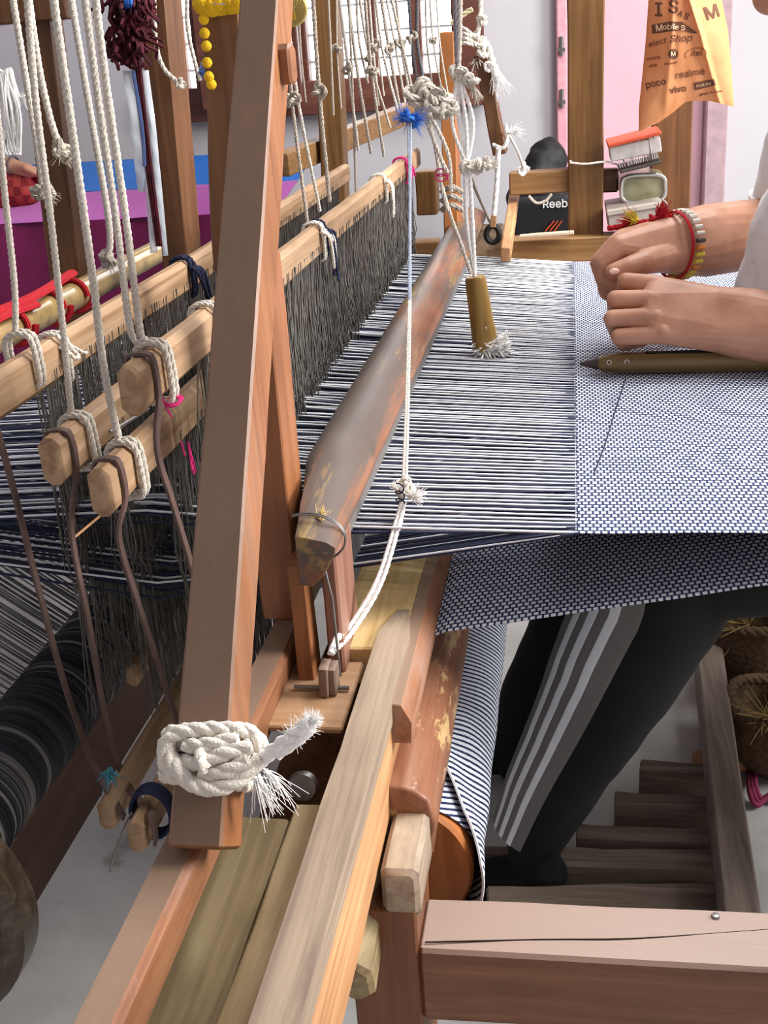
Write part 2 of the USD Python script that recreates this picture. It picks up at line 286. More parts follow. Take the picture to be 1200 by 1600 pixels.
struct('wall_front', block(-3.32, 3.12, -1.62, -1.5, 0, 2.9), WALLM, 'whitewashed wall facing the window', 'wall')
win = thing('window_1', 'bright barred window in a dark brown frame behind the heddle cords', 'window', (0, YW, 0), kind='structure')
for p in ([block(wx0 - .09, wx0 + .004, YW - .03, YW + .06, wz0 - .08, 2.15), block(wx1 - .03, wx1 + .06, YW - .03, YW + .06, wz0 - .08, 2.15), block(wx0, wx1, YW - .03, YW + .06, 2.08, 2.15)]): part(win, 'frame', p, FRAME_BROWN)
part(win, 'sill', block(wx0 - .09, wx1 + .06, YW - .06, YW + .05, wz0 - .085, wz0 + .01), FRAME_BROWN)
for k in range(1, 4): part(win, 'mullion', block(at([470, 580, 650][k - 1], 60, Y=YW)[0] - .016, at([470, 580, 650][k - 1], 60, Y=YW)[0] + .016, YW, YW + .05, wz0, 2.1), FRAME_BROWN)
for k in range(12): part(win, 'bar', tube([(wx0, YW + .07, wz0 + .06 + .075 * k), (wx1, YW + .07, wz0 + .06 + .075 * k)], .004, 6), plain('window_bar_grey', C('b9bcbf'), .4) if k == 0 else stage.GetPrimAtPath('/World/Looks/window_bar_grey') and UsdShade.Material.Get(stage, '/World/Looks/window_bar_grey'))
PANE = mat('window_pane', {'t': ('transparent_bsdf', {}), 'g': ('glossy_bsdf', {'roughness': .02}), 'f': ('fresnel', {'IOR': 1.45}), 'p': ('mix_closure', {})}, [('f.fac', 'p.fac'), ('t.BSDF', 'p.closure1'), ('g.BSDF', 'p.closure2')], 'p.closure')
part(win, 'pane', block(wx0, wx1, YW + .03, YW + .034, wz0, 2.1, .0005), PANE)
door = thing('door_1', 'pale pink wooden door with chipped frame behind the orange bag', 'door', ((dx0 + dx1) / 2, YW, 0), kind='structure')
part(door, 'panel', block(dx0 + .02, dx1 - .06, YW + .02, YW + .06, 0, 2.05), DOORM)
part(door, 'frame', block(dx0 - .005, dx0 + .025, YW - .04, YW + .05, 0, 2.07), PINK_FRAME)
part(door, 'frame', block(dx1 - .06, dx1, YW - .04, YW + .05, 0, 2.07), plain('grey_pink_jamb', C('a98f95'), .6))
part(door, 'frame', block(dx0, dx1, YW - .04, YW + .05, 2.0, 2.07), PINK_FRAME)
for z in (.8, 1.02, 1.16): part(door, 'hinge', [tube([(dx0 + .01, YW - .045, z), (dx0 + .01, YW - .045, z + .05)], .006, 8), block(dx0, dx0 + .02, YW - .05, YW - .04, z + .01, z + .02, .001)], IRON)

# ---------------------------------------------------------------- loom frame
loom = thing('loom_frame', 'heavy brown timber loom frame with posts, rails and round breast beam', 'loom', (0, .7, 0))
part(loom, 'front_post', [beam((-.1475, .735, 0), (-.1475, .735, .6), .056, .075, (1, 0, 0), .002), ], wood('front_post_wood', C('5a3520'), C('6f452d'), C('805338'), 'z', 50, .4, .1), label='near brown corner post')
part(loom, 'tenon', beam((-.131, .698, .615), (-.131, .785, .615), .030, .045, (1, 0, 0), .004), W_GREY, label='grey end-grain block on top of the near post')
part(loom, 'peg', sweep(chamfered(.03, .05, .01), (-.165, .66, .56), (-.165, .82, .61), (1, 0, 0), .004), W_MOSS)
part(loom, 'rail', beam((-.12, .728, .526), (.75, .728, .526), .062, .074, (0, 1, 0), .003), W_RAILP, label='worn pinkish rail towards the weaver')
part(loom, 'front_post', beam((.72, .735, 0), (.72, .735, .9), .06, .07, (1, 0, 0), .002), W_POST)
a = np.linspace(0, 2 * np.pi, 24, endpoint=False)
bp = np.array([(-.035, -.03), (.0, -.035), (.03, -.03), (.035, 0), (.03, .022), (.018, .032), (0, .036), (-.018, .034), (-.035, .025)])
part(loom, 'breast_beam', sweep(bp, (-.145, .77, .628), (-.145, 2.62, .628), (1, 0, 0), .004, 30, .002), W_BREAST, 50, label='round red breast beam with flaking yellow paint')
part(loom, 'front_beam', tube([(.385, .73, .789), (.385, 2.535, .789)], .0105, 14), W_BREAST)
part(loom, 'upright', beam((.385, .745, .562), (.385, .745, .815), .04, .035, (1, 0, 0), .002), W_POST)
part(loom, 'cross_rail', beam((-.13, 2.56, .788), (.80, 2.56, .788), .07, .05, (0, 1, 0), .002), W_RAILX, label='tan lower rail under the far post')
part(loom, 'batten', beam(at(812, 369, Y=2.51), at(897, 363, Y=2.51), .02, .006, (0, 1, 0), .001), plain('pale_batten', C('cdb8a2'), .7))
part(loom, 'cross_rail', beam((-.13, 2.6, .925), (.06, 2.6, .925), .05, .048, (0, 1, 0), .003), W_RAILX)
pz = at(915, 362, Y=2.57)
part(loom, 'far_post', beam((pz[0], 2.6, .81), (pz[0] + .0, 2.6, 1.75), .074, .07, (1, 0, 0), .003), W_POST, label='golden brown far post beside the black bag')
p0 = at(1047, 330, Y=2.68)
part(loom, 'far_post', beam((p0[0], 2.72, 0), (p0[0], 2.72, 1.75), .085, .07, (1, 0, 0), .003), W_POSTD, label='brown far post behind the orange bag')
part(loom, 'crack', tube(curve([at(664, 1472, Z=.5636), at(850, 1468, Z=.5636), at(1000, 1466, Z=.5636), at(1210, 1452, Z=.5636)], 30), .0007, 5), plain('dark_crack', C('2a1c15'), .9))
part(loom, 'nail', lathe([(0, 0), (.004, 0), (.003, .003), (0, .0035)], at(1118, 1434, Z=.5632), (0, 0, 1), 10), IRON)
# left side of the frame
pa, pb = at(283, 375, Y=2.05), at(250, 0, Y=2.05); d = pb - pa
part(loom, 'back_post', beam(pa - d * 2.2, pa + d * 1.8, .046, .09, (1, .0, 0), .002), W_POSTD, label='dark post with a pink-brown lit side')
pa, pb = at(110, 430, Y=2.1), at(62, 20, Y=2.1); d = pb - pa
part(loom, 'back_post', beam(pa - d * 2., pa + d * 1.8, .058, .06, (1, 0, 0), .002), W_POSTD)
part(loom, 'cross_rail', beam(at(-60, 20, Y=2.06), at(110, 4, Y=2.06), .05, .05, (0, 1, 0), .002), W_POSTD)
pa, pb = at(361, 240, Y=1.24), at(353, 20, Y=1.24); d = pb - pa
part(loom, 'back_post', beam(pa - d * .9, pa + d * 1.8, .038, .04, (1, 0, 0), .002), wood('brown_hanger_wood', C('5f4025'), C('755034'), C('86623f'), 'z', 50, .45, .1), label='brown post under the yellow garland')
pa, pb = at(520, 190, Y=2.75), at(511, 0, Y=2.75); d = pb - pa
part(loom, 'back_post', beam(pa - d * 2.8, pa + d * 2, .055, .06, (1, 0, 0), .003), W_POST, label='golden post between the window and the heddle cords')
pa = at(470, 230, Y=2.7)
part(loom, 'cross_rail', beam(at(440, 258, Y=2.6), at(640, 175, Y=3.3), .035, .05, (1, 0, 0), .002), W_RAILX)
part(loom, 'beam_support', [beam((-.565, .62, 0), (-.565, .62, .548), .05, .045, (1, 0, 0), .002), beam((-.565, 2.5, 0), (-.565, 2.5, .62), .05, .045, (1, 0, 0), .002)], W_POSTD)
part(loom, 'cross_rail', beam((-.56, .70, .47), (-.56, 2.5, .47), .028, .09, (1, 0, 0), .002), wood('shaded_rail_wood', C('3f2a20'), C('523629'), C('62432f'), 'y', 60, .55, .12, face=(C('9a8073'), (0, 0, 1))), label='red-brown rail below the warp beam')  # deep shade put into the side colour, light into the paler top

# ---------------------------------------------------------------- sley (swinging batten) with reed
sley = thing('sley', 'swinging loom batten with worn rounded cap, steel reed and shuttle boxes', 'batten', (-.2, 1.4, .7))
capp = np.array([(-.036, -.010), (-.014, -.032), (.008, -.034), (.018, -.024), (.029, -.005), (.031, .003), (.023, .014), (.006, .022), (-.014, .023), (-.029, .017), (-.037, .006)])
cys = np.r_[.832, .8335, np.linspace(.85, 1.06, 10), np.linspace(1.08, 2.68, 50)]; crs = []
for yq in cys:                                        # pared down on one side at the near end
    xl = np.interp(yq, [.832, .87, .97, 1.06], [-.2215, -.2265, -.2425, -.257]) + .219; dn = .012 * np.clip((1.0 - yq) / .15, 0, 1)
    q = capp.copy(); m_ = q[:, 0] < xl; q[m_, 0] = xl; q[:, 1] = np.where(q[:, 1] > 0, q[:, 1] - dn * (q[:, 1] / .023), q[:, 1])
    if yq == .832: q = q.mean(0) + (q - q.mean(0)) * .95
    r_ = np.stack([-.219 + q[:, 0], np.full(len(q), yq), .845 + q[:, 1]], 1); r_[:, [0, 2]] += ((meshkit.noise(r_ * 16, 2)[:, None] - .5) * .004); crs.append(r_)
cv, cf = loft(crs); part(sley, 'cap', (cv, cf[:, ::-1]), W_CAP, 50, label='worn rounded wooden cap over the reed')
part(sley, 'wire_tie', [tube([(-.217 + .031 * math.cos(t), .862 + .003 * s, .842 + .022 * math.sin(t)) for t in np.linspace(-1.1, 2.0, 24)], .0008, 6) for s in (0, 1)] + [tube([(-.206, .862, .815), (-.200, .855, .79), (-.197, .846, .72)], .0012, 6)], IRON)
part(sley, 'splinter', tuft((-.207, .868, .858), (0, .6, .3), 26, .014, .0006, .5, 3), W_PALE)
ry = np.arange(.968, 2.45, .0042); rz = np.zeros_like(ry)
part(sley, 'reed', bundle(np.stack([rz - .204, ry, rz + .748], 1), np.stack([rz - .204, ry, rz + .82], 1), .0011), plain('reed_steel', C('7c7a7a'), .35, .2, metallic=.6), False, kind='stuff', label='grey steel reed dents')
part(sley, 'reed_rail', beam((-.204, .90, .818), (-.204, 2.5, .818), .010, .016, (1, 0, 0), .001), plain('reed_rail_grey', C('6d6866'), .5))
part(sley, 'reed_cheek', beam((-.204, .905, .70), (-.204, .905, .825), .014, .075, (1, 0, 0), .002), wood('cheek_wood', C('6e4a3c'), C('876051'), C('987263'), 'z', 50, .4, .1))
part(sley, 'race_board', sweep(np.array([(-.043, -.02), (.022, -.02), (.022, .018), (-.043, .018)]), (-.172, .893, .704), (-.172, 2.7, .704), (1, 0, 0), .002, 20), W_PALE, label='pale race board with chamfered edge')
part(sley, 'edge_strip', sweep(np.array([(-.0125, -.02), (.006, -.02), (.0075, .0), (-.001, .017), (-.0125, .018)]), (-.137, .80, .704), (-.137, 2.7, .704), (1, 0, 0), .001, 20), W_RED)
tp = lambda t: (1, 1) if t < .9 else (1 - (t - .9) / .1 * .75, 1 - (t - .9) / .1 * .35)
part(sley, 'box_front_wall', [sweep(np.array([(-.014, .002), (.014, .002), (.014, .026), (-.014, .026)]), (-.164, .25, .703), (-.158, .985, .703), (1, 0, 0), .002, 20, .0008, tp)], W_GREY, label='grey tapered shuttle-box wall, upper')
part(sley, 'box_front_wall', [sweep(np.array([(-.010, -.075), (.0125, -.075), (.0135, -.04), (.0132, .001), (-.013, .001)]), (-.164, .25, .703), (-.160, .89, .703), (1, 0, 0), .002, 20, .0008, lambda t: (1, 1 - .35 * max(0, t - .6)))], W_TAN)
part(sley, 'box_back_wall', sweep(np.array([(-.012, -.04), (.0095, -.04), (.0125, -.006), (.0085, .0), (-.012, .0)]), (-.2557, .2, .740), (-.2557, .965, .740), (1, 0, 0), .002, 20, .0012), W_RED, label='red shuttle-box wall with orange bevel')
part(sley, 'bottom_plank', beam((-.222, .60, .60), (-.222, 2.7, .60), .09, .03, (1, 0, 0), .002, 12), W_POSTD)  # added dark board standing in for the shade below the channel
part(sley, 'bottom_plank', beam((-.243, .2, .652), (-.243, .72, .652), .050, .03, (1, 0, 0), .002, 20), W_MOSS)
part(sley, 'bottom_plank', beam((-.196, .2, .655), (-.196, .735, .655), .042, .03, (1, 0, 0), .002, 20), wood('plank_pale', C('7f6b4c'), C('a48f69'), C('bba984'), 'y', 60, .6, .2))
part(sley, 'box_front_wall', sweep(chamfered(.02, .03, .003), at(790, 398, X=-.125), at(806, 290, X=-.125), (1, 0, 0), .002, 6), W_TAN)
# sword posts
pa, pb = at(441, 965, Y=.99), at(430, 320, Y=.99)
ps0 = at(440, 965, Y=1.0); ps1 = at(425, 250, Y=1.0)
SWM = wood('sword_wood', C('784b2f'), C('905c3c'), C('a16d4c'), 'z', 60, .4, .1)
part(sley, 'sword_post', beam((-.262, .9365, .7405), (-.2595, .9365, 1.065), .034, .055, (1, 0, 0), .0015), SWM, label='upright sword post at the near end')
part(sley, 'cap_stud', beam((-.229, .868, .702), (-.229, .868, .822), .014, .03, (1, 0, 0), .001), SWM)
pa, pb = at(705, 240, Y=2.5), at(699, 0, Y=2.5); d = pb - pa
part(sley, 'sword_post', beam(pa - d * 1.6, pa + d * .8, .03, .085, (1, 0, 0), .002), wood('far_sword_wood', C('8a5430'), C('a56a3e'), C('b67c4e'), 'z', 60, .4, .1), label='upright sword post at the far end')
fa, fb = at(752, 85, Y=2.3), at(782, 240, Y=2.3)
part(sley, 'brace', beam(fb, fa, .026, .055, (1, 0, 0), .002), W_POSTD, label='slanting dark brace by the far sword post')

arm = thing('swing_arm', 'large slanting brown wooden swing arm with orange right side', 'wooden post', at(320, 1330, Y=.62))
A0, A1 = at(316, 1326, Y=.585), at(419, -70, Y=1.01)      # a brace: its foot near the shuttle box, its head leaning away
ax = unit(A1 - A0); sx = unit(np.array([1, 0, 0]) - np.dot([1, 0, 0], ax) * ax); sn = np.cross(ax, sx); sn = sn if sn[1] < 0 else -sn
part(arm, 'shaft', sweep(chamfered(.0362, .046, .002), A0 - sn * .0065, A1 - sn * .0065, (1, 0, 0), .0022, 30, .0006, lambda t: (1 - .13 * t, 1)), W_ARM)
def arm_at(px, py, off=0.0):                          # on the upper face of the brace, off above it
    d = ray(px, py); q = A0 + sn * (.0165 + off); return EYE + d * (np.dot(q - EYE, sn) / np.dot(d, sn))
pk = at(449, 100, Y=.955)
part(arm, 'peg', sweep(chamfered(.016, .03, .004), pk + [-.02, 0, 0], pk + [.006, -.004, 0], (0, 1, 0), .002), W_RED)

# rope lashing round the foot of the arm
lash = thing('rope_lashing', 'thick cream cotton rope coiled in a flat knot round the arm', 'rope', at(330, 1240, Y=.6))
cR = arm_at(326, 1187, -.018)
def loop(h, r, tilt=0., a0=0, a1=2 * np.pi, rx=.0222, ry=.0212, n=70):
    t = np.linspace(a0, a1, n); sq = lambda c: np.sign(c) * np.abs(c) ** .6
    p = cR + sq(np.cos(t))[:, None] * sx * (rx + r * .6) + sq(np.sin(t))[:, None] * sn * (ry + r * .4) + (h + tilt * np.cos(t))[:, None] * ax
    return rope(p, r, 6.2 * r, 3, 8)
R_ = .0057
ropes = [loop(.017, R_, .002), loop(.008, R_, -.003, ry=.0215), loop(-.003, R_, .003, ry=.022), loop(-.013, R_, -.002)]
def lp(*q, r=R_): return rope(curve([arm_at(x, y, d + .010) for x, y, d in q], 60), r, 6.2 * r, 3, 8)
ropes += [lp((272, 1212, .0), (256, 1180, .004), (268, 1150, .006), (310, 1141, .006), (352, 1140, .006), (394, 1146, .004), (410, 1170, .0)),
          lp((262, 1170, .002), (276, 1200, .010), (302, 1226, .012), (340, 1232, .012), (378, 1214, .010), (405, 1185, .006)),
          lp((285, 1190, .004), (312, 1192, .012), (350, 1178, .014), (392, 1166, .010)),
          lp((290, 1166, .006), (330, 1164, .012), (372, 1154, .010)),
          lp((316, 1210, .008), (352, 1206, .014), (388, 1188, .012)),
          lp((318, 1172, .010), (311, 1190, .020), (322, 1202, .016), r=.0052)]
part(lash, 'coil', cat_(*ropes), ROPE, 60)
e0, e1 = at(400, 1195, Y=0.601), at(486, 1128, Y=0.591)
part(lash, 'loose_end', [rope(curve([at(385, 1210, Y=0.606), e0, at(430, 1170, Y=0.594), e1], 60), .0052, .03, 3, 8), tuft(e1, unit(e1 - e0), 130, .009, .00035, .5, 5), tuft(at(455, 1150, Y=0.593), unit(e1 - e0), 120, .013, .00032, .6, 15), tuft(at(475, 1137, Y=0.593), unit(e1 - e0), 140, .012, .0003, .6, 16), rope(curve([at(432, 1180, Y=0.592), at(468, 1155, Y=0.590), e1 + [.0, 0, -.004]], 40), .004, .03, 3, 7)], WHITE_TUFT, 60, label='fluffy white frayed end')
part(lash, 'fringe', [tuft(at(400, 1215, Y=0.604), (.3, -.1, -1), 26, .026, .0005, .3, 6, .3), tuft(at(415, 1205, Y=0.601), (1, -.1, -.9), 14, .026, .0005, .25, 8, .5)], WHITE_TUFT, 60)

# picker
pick = thing('picker', 'small upright wooden picker on a thin board with an iron rod', 'picker', at(500, 1085, Z=.71))
part(pick, 'board', beam((-.252, .832, .7085), (-.184, .832, .7085), .108, .006, (0, 1, 0), .0015), wood('picker_board_wood', C('9c7655'), C('b08a68'), C('c09b7a'), 'x', 60, .5, .15))
part(pick, 'rod', tube([(-.236, .836, .7145), (-.188, .836, .7145)], .0018, 8), IRON)
part(pick, 'block', [beam((-.2075, .833, .712), (-.2065, .833, .740), .0075, .018, (1, 0, 0), .001), beam((-.2005, .835, .712), (-.2, .835, .738), .006, .016, (1, 0, 0), .001)], wood('picker_block_wood', C('5c4a40'), C('7d675a'), C('96806f'), 'z', 70, .6, .2))
part(pick, 'eyelet', lathe([(.0, 0), (.011, 0), (.013, .004), (.011, .009), (0, .009)], (-.215, .762, .668), (0, -1, .3), 20), IRON)

# ---------------------------------------------------------------- picking cords
def cord(name, pts, r, m, label, cat='cord', group=None, extra=(), n=80, pitch=None):
    t = thing(name, label, cat, pts[-1], group)
    part(t, 'strand', rope(curve(pts, n), r, pitch or 9 * r, 3, 6), m, 60)
    for nm, ms, mm in extra: part(t, nm, ms, mm, 60)
    return t
kn = at(632, 768, Y=1.0)
pcord = cord('picking_cord', [(-.2035, .846, .742), (-.200, .865, .748), at(545, 985, Y=.90), at(592, 905, Y=.94), at(620, 830, Y=.975), at(630, 785, Y=.995)], .0034, WHITE_TUFT, 'thick white picking cord from the picker up to a frayed knot', 'cord', None,
     [('knot', [knot(kn, .0085, .0035, 4), knot(kn + [.0, 0, .008], .006, .003, 5)], ROPE),
      ('frayed_end', [tuft(at(640, 775, Y=.99), (1, -.1, .08), 70, .017, .0006, .42, 7), tuft(at(622, 765, Y=.995), (-.8, -.1, .9), 34, .009, .0006, .3, 9)], WHITE_TUFT),
      ('blue_thread', [tube(curve([at(625, 782, Y=.985) + [.004 * math.cos(t) , .002, .0012 * t - .004 + .003 * math.sin(t)] for t in np.linspace(0, 15, 50)], 60), .0007, 5)], NAVY_YARN)])
for k in range(2):
    o = np.array([.0028 * (k - .5), 0, 0]); part(pcord, 'strand', rope(curve([(-.2035, .846, .742) + o, at(545 + 5 * k, 985, Y=.895) + o, at(592 + 4 * k, 905, Y=.935) + o, at(630, 785, Y=.993) + o], 60), .0022, .02, 3, 6), WHITE_TUFT, 60)
up = thing('hanging_cord', 'slim cord, grey-blue above and white below, rising to a blue yarn tie', 'cord', kn)
T0 = at(640, 185, Y=1.42)
for k in range(2):
    o = np.array([.0015 * (2 * k - 1), 0, 0]); mid = at(639 + 2 * k, 470, Y=1.2)
    part(up, 'lower_strand', rope(curve([kn + o, at(635 + 3 * k, 620, Y=1.1), mid], 40), .0017, .014, 3, 5), ROPE, 60)
    part(up, 'upper_strand', rope(curve([mid, at(640 + k, 320, Y=1.32), T0 + o], 40), .0017, .014, 3, 5), plain('bluish_grey_cord', C('8b93a3'), .8), 60)
part(up, 'blue_tie', [tuft(T0, (-1, -.2, .2), 60, .022, .0006, .5, 11), tuft(T0, (1, -.2, -.2), 60, .024, .0006, .5, 12), knot(T0, .011, .003, 13)], BLUE_YARN, 60)
# bundle of knotted cords beside it
kb = thing('knotted_cord_bundle', 'lumpy knotted bundle of grey cords right of the blue tie', 'cord', at(680, 160, Y=1.5))
part(kb, 'knot', [knot(at(x, y, Y=1.5), s, .0045, i) for i, (x, y, s) in enumerate([(655, 145, .017), (668, 155, .016), (680, 165, .016), (690, 150, .012), (696, 172, .014), (660, 160, .015)])] + [tuft(at(698, 172, Y=1.5), (1, 0, -.2), 40, .02, .0007, .5, 21)], CORD, 60)
for i, q in enumerate([[(655, 160), (690, 250), (700, 270)], [(665, 170), (680, 230), (690, 290), (700, 330)], [(670, 175), (700, 240), (705, 300)], [(690, 290), (705, 340), (720, 380), (736, 428)]]):
    part(kb, 'strand', rope(curve([at(x, y, Y=1.5 + .05 * i / 4) for x, y in q], 40), .0028, .02, 3, 5), CORD, 60)
part(kb, 'red_thread', [tube([at(690, 282, Y=1.5) + [.008 * math.cos(t), .003, .006 * math.sin(t) + .001 * t] for t in np.linspace(0, 12, 40)], .0009, 5)], PINK_YARN)
# cord with wooden handle
H0, H1 = at(742, 432, Y=1.60), at(760, 546, Y=1.60)
hd = thing('pull_handle', 'turned wooden pull handle hanging over the warp on white cords', 'handle', H1)
part(hd, 'grip', lathe([(0, 0), (.0125, .0), (.0145, .004), (.0155, .03), (.0165, .06), (.0185, .095), (.0175, .104), (0, .104)], H0, H1 - H0, 20), W_HANDLE)
part(hd, 'frayed_end', [tuft(H1 + [.004, -.006, .004], (.6, -.4, .1), 60, .026, .0022, .6, 31), tuft(H1 + [.018, -.006, .006], (1, -.4, .2), 55, .020, .0022, .6, 32), tuft(H1 + [-.004, -.006, .004], (-.6, -.6, .1), 40, .018, .0022, .6, 33)], WHITE_TUFT, 60)
K1, K2, K3, K4 = at(730, 260, Y=1.62), at(716, 115, Y=1.64), at(735, 60, Y=1.66), at(712, -30, Y=1.66)
for k in range(2):
    o = np.array([.003 * (2 * k - 1), 0, 0]); part(hd, 'strand', rope(curve([H0, at(733 + 2 * k, 350, Y=1.61) + o, K1 + o], 40), .0032, .025, 3, 6), WHITE_TUFT, 60)
for k in range(4):
    o = np.array([.0042 * (k - 1.5), .002 * (k % 2), 0]); part(hd, 'strand', rope(curve([K1, at(718 + 3 * k, 190, Y=1.63) + o * 1.6, K2], 40), .0029, .025, 3, 6), WHITE_TUFT, 60)
for k in range(2): part(hd, 'strand', rope(curve([K2, at(713 + 5 * k, 50, Y=1.65), K4 + [.006 * k, 0, 0]], 40), .004, .03, 3, 6), plain('grey_sleeved_cord', C('8d8890'), .8) if k == 0 else CORD, 60)
part(hd, 'knot', [knot(K1, .012, .004, 41), knot(K1 + [.016, 0, 0], .010, .004, 42), knot(K1 + [.028, .0, .002], .008, .004, 43), tuft(K1 + [.03, 0, 0], (1, 0, .1), 40, .014, .0008, .6, 44)], ROPE, 60)
part(hd, 'knot', [knot(K2, .011, .0042, 45), knot(K2 + [.016, 0, -.01], .010, .0042, 46), tuft(K2 + [.02, 0, -.02], (.3, 0, -1), 30, .02, .0008, .4, 47)], ROPE, 60)
ty = thing('knotted_tie', 'white cords knotted tightly round the far sword post', 'cord', K3)
tk = at(745, 62, Y=2.28)
part(ty, 'knot', [knot(tk, .016, .005, 51), knot(tk + [.012, 0, -.02], .014, .005, 52), tuft(tk + [.0, 0, -.03], (0, 0, -1), 40, .03, .001, .5, 53), knot(at(753, 30, Y=2.28), .01, .005, 54)], ROPE, 60)
for i in range(4): part(ty, 'strand', rope(curve([at(712, 42 + 9 * i, Y=2.27), at(728, 46 + 7 * i, Y=2.26), tk + [0, 0, -.004 * i]], 20), .0035, .03, 3, 6), ROPE, 60)
part(ty, 'strand', rope(curve([tk, at(762, 70, Y=2.28), at(768, 95, Y=2.28), at(771, 105, Y=2.28)], 30), .006, .04, 3, 6), ROPE, 60)
part(ty, 'frayed_end', [knot(at(768, 102, Y=2.27), .012, .004, 55), tuft(at(771, 105, Y=2.27), (.3, 0, -1), 40, .055, .0012, .2, 56)], WHITE_TUFT, 60)
part(ty, 'strand', rope(curve([at(750, -30, Y=2.28), at(751, 20, Y=2.28), tk], 20), .005, .04, 3, 6), ROPE, 60)
part(ty, 'strand', rope(curve([at(705, 36, Y=2.27), at(728, 20, Y=2.27), at(738, 14, Y=2.27)], 20), .005, .04, 3, 6), plain('yellowed_cord', C('c9c09a'), .9), 60)
wc = thing('white_pull_cord', 'taut white cord hanging from the slanting brace end', 'cord', at(772, 340, Y=2.3))
part(wc, 'strand', rope(curve([at(779, 232, Y=2.25), at(776, 290, Y=2.25), at(771, 345, Y=2.25)], 30), .0055, .05, 3, 6), WHITE_TUFT, 60)
part(wc, 'loop', [rope(curve([at(770, 226, Y=2.26), at(786, 231, Y=2.25), at(793, 215, Y=2.25), at(790, 195, Y=2.26)], 20), .004, .03, 3, 6), rope(curve([at(792, 205, Y=2.26), at(808, 235, Y=2.4), at(818, 262, Y=2.52)], 20), .003, .03, 3, 6), knot(at(818, 264, Y=2.52), .012, .005, 61), tuft(at(796, 206, Y=2.25), (1, 0, 0), 30, .03, .001, .3, 62)], WHITE_TUFT, 60)
part(wc, 'toggle', beam(at(772, 336, Y=2.25), at(770, 355, Y=2.25), .01, .01, (1, 0, 0), .001), W_TAN)
kt = thing('iron_ring', 'dark iron ring hanging on a cord beyond the cap', 'ring', at(770, 370, Y=2.35))
part(kt, 'ring', tube([at(770, 366, Y=2.35) + [.013 * math.cos(t), 0, .016 * math.sin(t)] for t in np.linspace(0, 2 * np.pi, 30)], .006, 8), plain('black_iron', C('2c2a2a'), .5, metallic=.5))
part(kt, 'cord', rope(curve([K1, at(745, 300, Y=1.9), at(768, 352, Y=2.34)], 20), .003, .02, 3, 5), CORD2, 60)

# ---------------------------------------------------------------- warp and cloth
Yn, Yf = .970, 2.40; rs = np.random.default_rng(11)
def warp_ys(n):
    y = np.linspace(Yn, Yf, n); return y + .006 * (meshkit.fbm(np.stack([y * 14, y * 0, y * 0], 1), 3, 3) - .5) * 2 + rs.normal(0, .0011, n)
XB, ZB = -.86, .862
wt = thing('warp', 'taut navy and white warp threads running from the back rod to the cloth', 'warp threads', (-.4, 1.6, .7))
def threads(ys, z_reed, z_hed, fell=True):
    n = len(ys); o = np.ones(n); s = (ys - Yn) / (Yf - Yn); yf = .97 + s * (2.315 - .97)
    A = np.stack([.006 * o, yf, .8005 * o], 1); B = np.stack([-.204 * o, ys, z_reed + rs.normal(0, .0012, n)], 1)
    Cc = np.stack([-.40 * o, ys + rs.normal(0, .002, n), z_hed + rs.normal(0, .004, n)], 1); D = np.stack([XB * o, ys + rs.normal(0, .002, n), .806 * o], 1)
    return A, B, Cc, D
for nm, m, n, zr, zh, r in (('white_threads', WARP_W, 132, .806, .822, .00125), ('navy_threads', WARP_N, 270, .799, .818, .0013), ('lower_white_threads', WARP_W, 66, .768, .745, .0011), ('lower_navy_threads', WARP_N, 300, .766, .742, .0013)):
    A, B, Cc, D = threads(warp_ys(n), zr, zh); part(wt, nm, bundle(A, D, r, 4, [B, Cc]), m, True, kind='stuff')
n = 320; ys = warp_ys(n); o = np.ones(n)
part(wt, 'beam_threads', bundle(np.stack([XB * o, ys, .806 * o], 1), np.stack([-.595 * o, ys, .608 * o + rs.normal(0, .003, n)], 1), .0011, 4), plain('grey_beam_threads', C('77777c'), .8, .5, 30), True, kind='stuff')
# cloth: one sheet from the fell over the front beam and back to the cloth roll
path = [(.004, .8005), (.1, .8008), (.2, .801), (.3, .801), (.383, .801)]
path += [(.385 + .012 * math.sin(t), .789 + .012 * math.cos(t)) for t in np.linspace(.15, math.pi - .2, 10)]
path += [(.3, .766), (.174, .749), (.05, .7265), (-.06, .707), (-.118, .697), (-.135, .690)]
path = np.array(path); dl = np.r_[0, np.cumsum(np.linalg.norm(np.diff(path, axis=0), axis=1))]
ss = np.unique(np.r_[np.linspace(0, dl[-1], 70), dl]); px_ = np.interp(ss, dl, path[:, 0]); pz_ = np.interp(ss, dl, path[:, 1])
vv = np.linspace(0, 1, 60); S, V = np.meshgrid(ss, vv, indexing='ij')
narrow = .03 * np.clip(S / .3, 0, 1)
P = np.stack([np.repeat(px_[:, None], 60, 1), .970 + narrow * 0 + V * (2.315 - .970 - narrow * 2.5), np.repeat(pz_[:, None], 60, 1)], -1)
P[..., 1] += .0015 * (meshkit.noise(np.stack([S * 60, V * 3, S * 0], -1), 5) - .5); P[..., 2] += .002 * (meshkit.noise(np.stack([S * 12, V * 9, S * 0], -1), 6) - .5) * np.clip(S / .05, 0, 1)
uv = np.stack([S, P[..., 1]], -1).reshape(-1, 2)
cl = thing('woven_cloth', 'navy and white patterned cloth stretched across the loom and returning below', 'cloth', (.2, 1.6, .7))
cv, cf = grid(P, .0008); part(cl, 'sheet', (cv, cf), CLOTH, True, uv=np.vstack([uv, uv]))
part(cl, 'fell_thread', tube([(.004, .97, .8008), (.005, 1.6, .8008), (.004, 2.315, .8008)], .0006, 5), WARP_W)
part(cl, 'pulled_thread', tube(curve([at(978, 590, Z=.8018), at(962, 640, Z=.8018), at(945, 695, Z=.8018), at(928, 740, Z=.8018)], 30), .0007, 4), NAVY_YARN)
rc = np.array([-.156, 0, .538]); RR = .0715
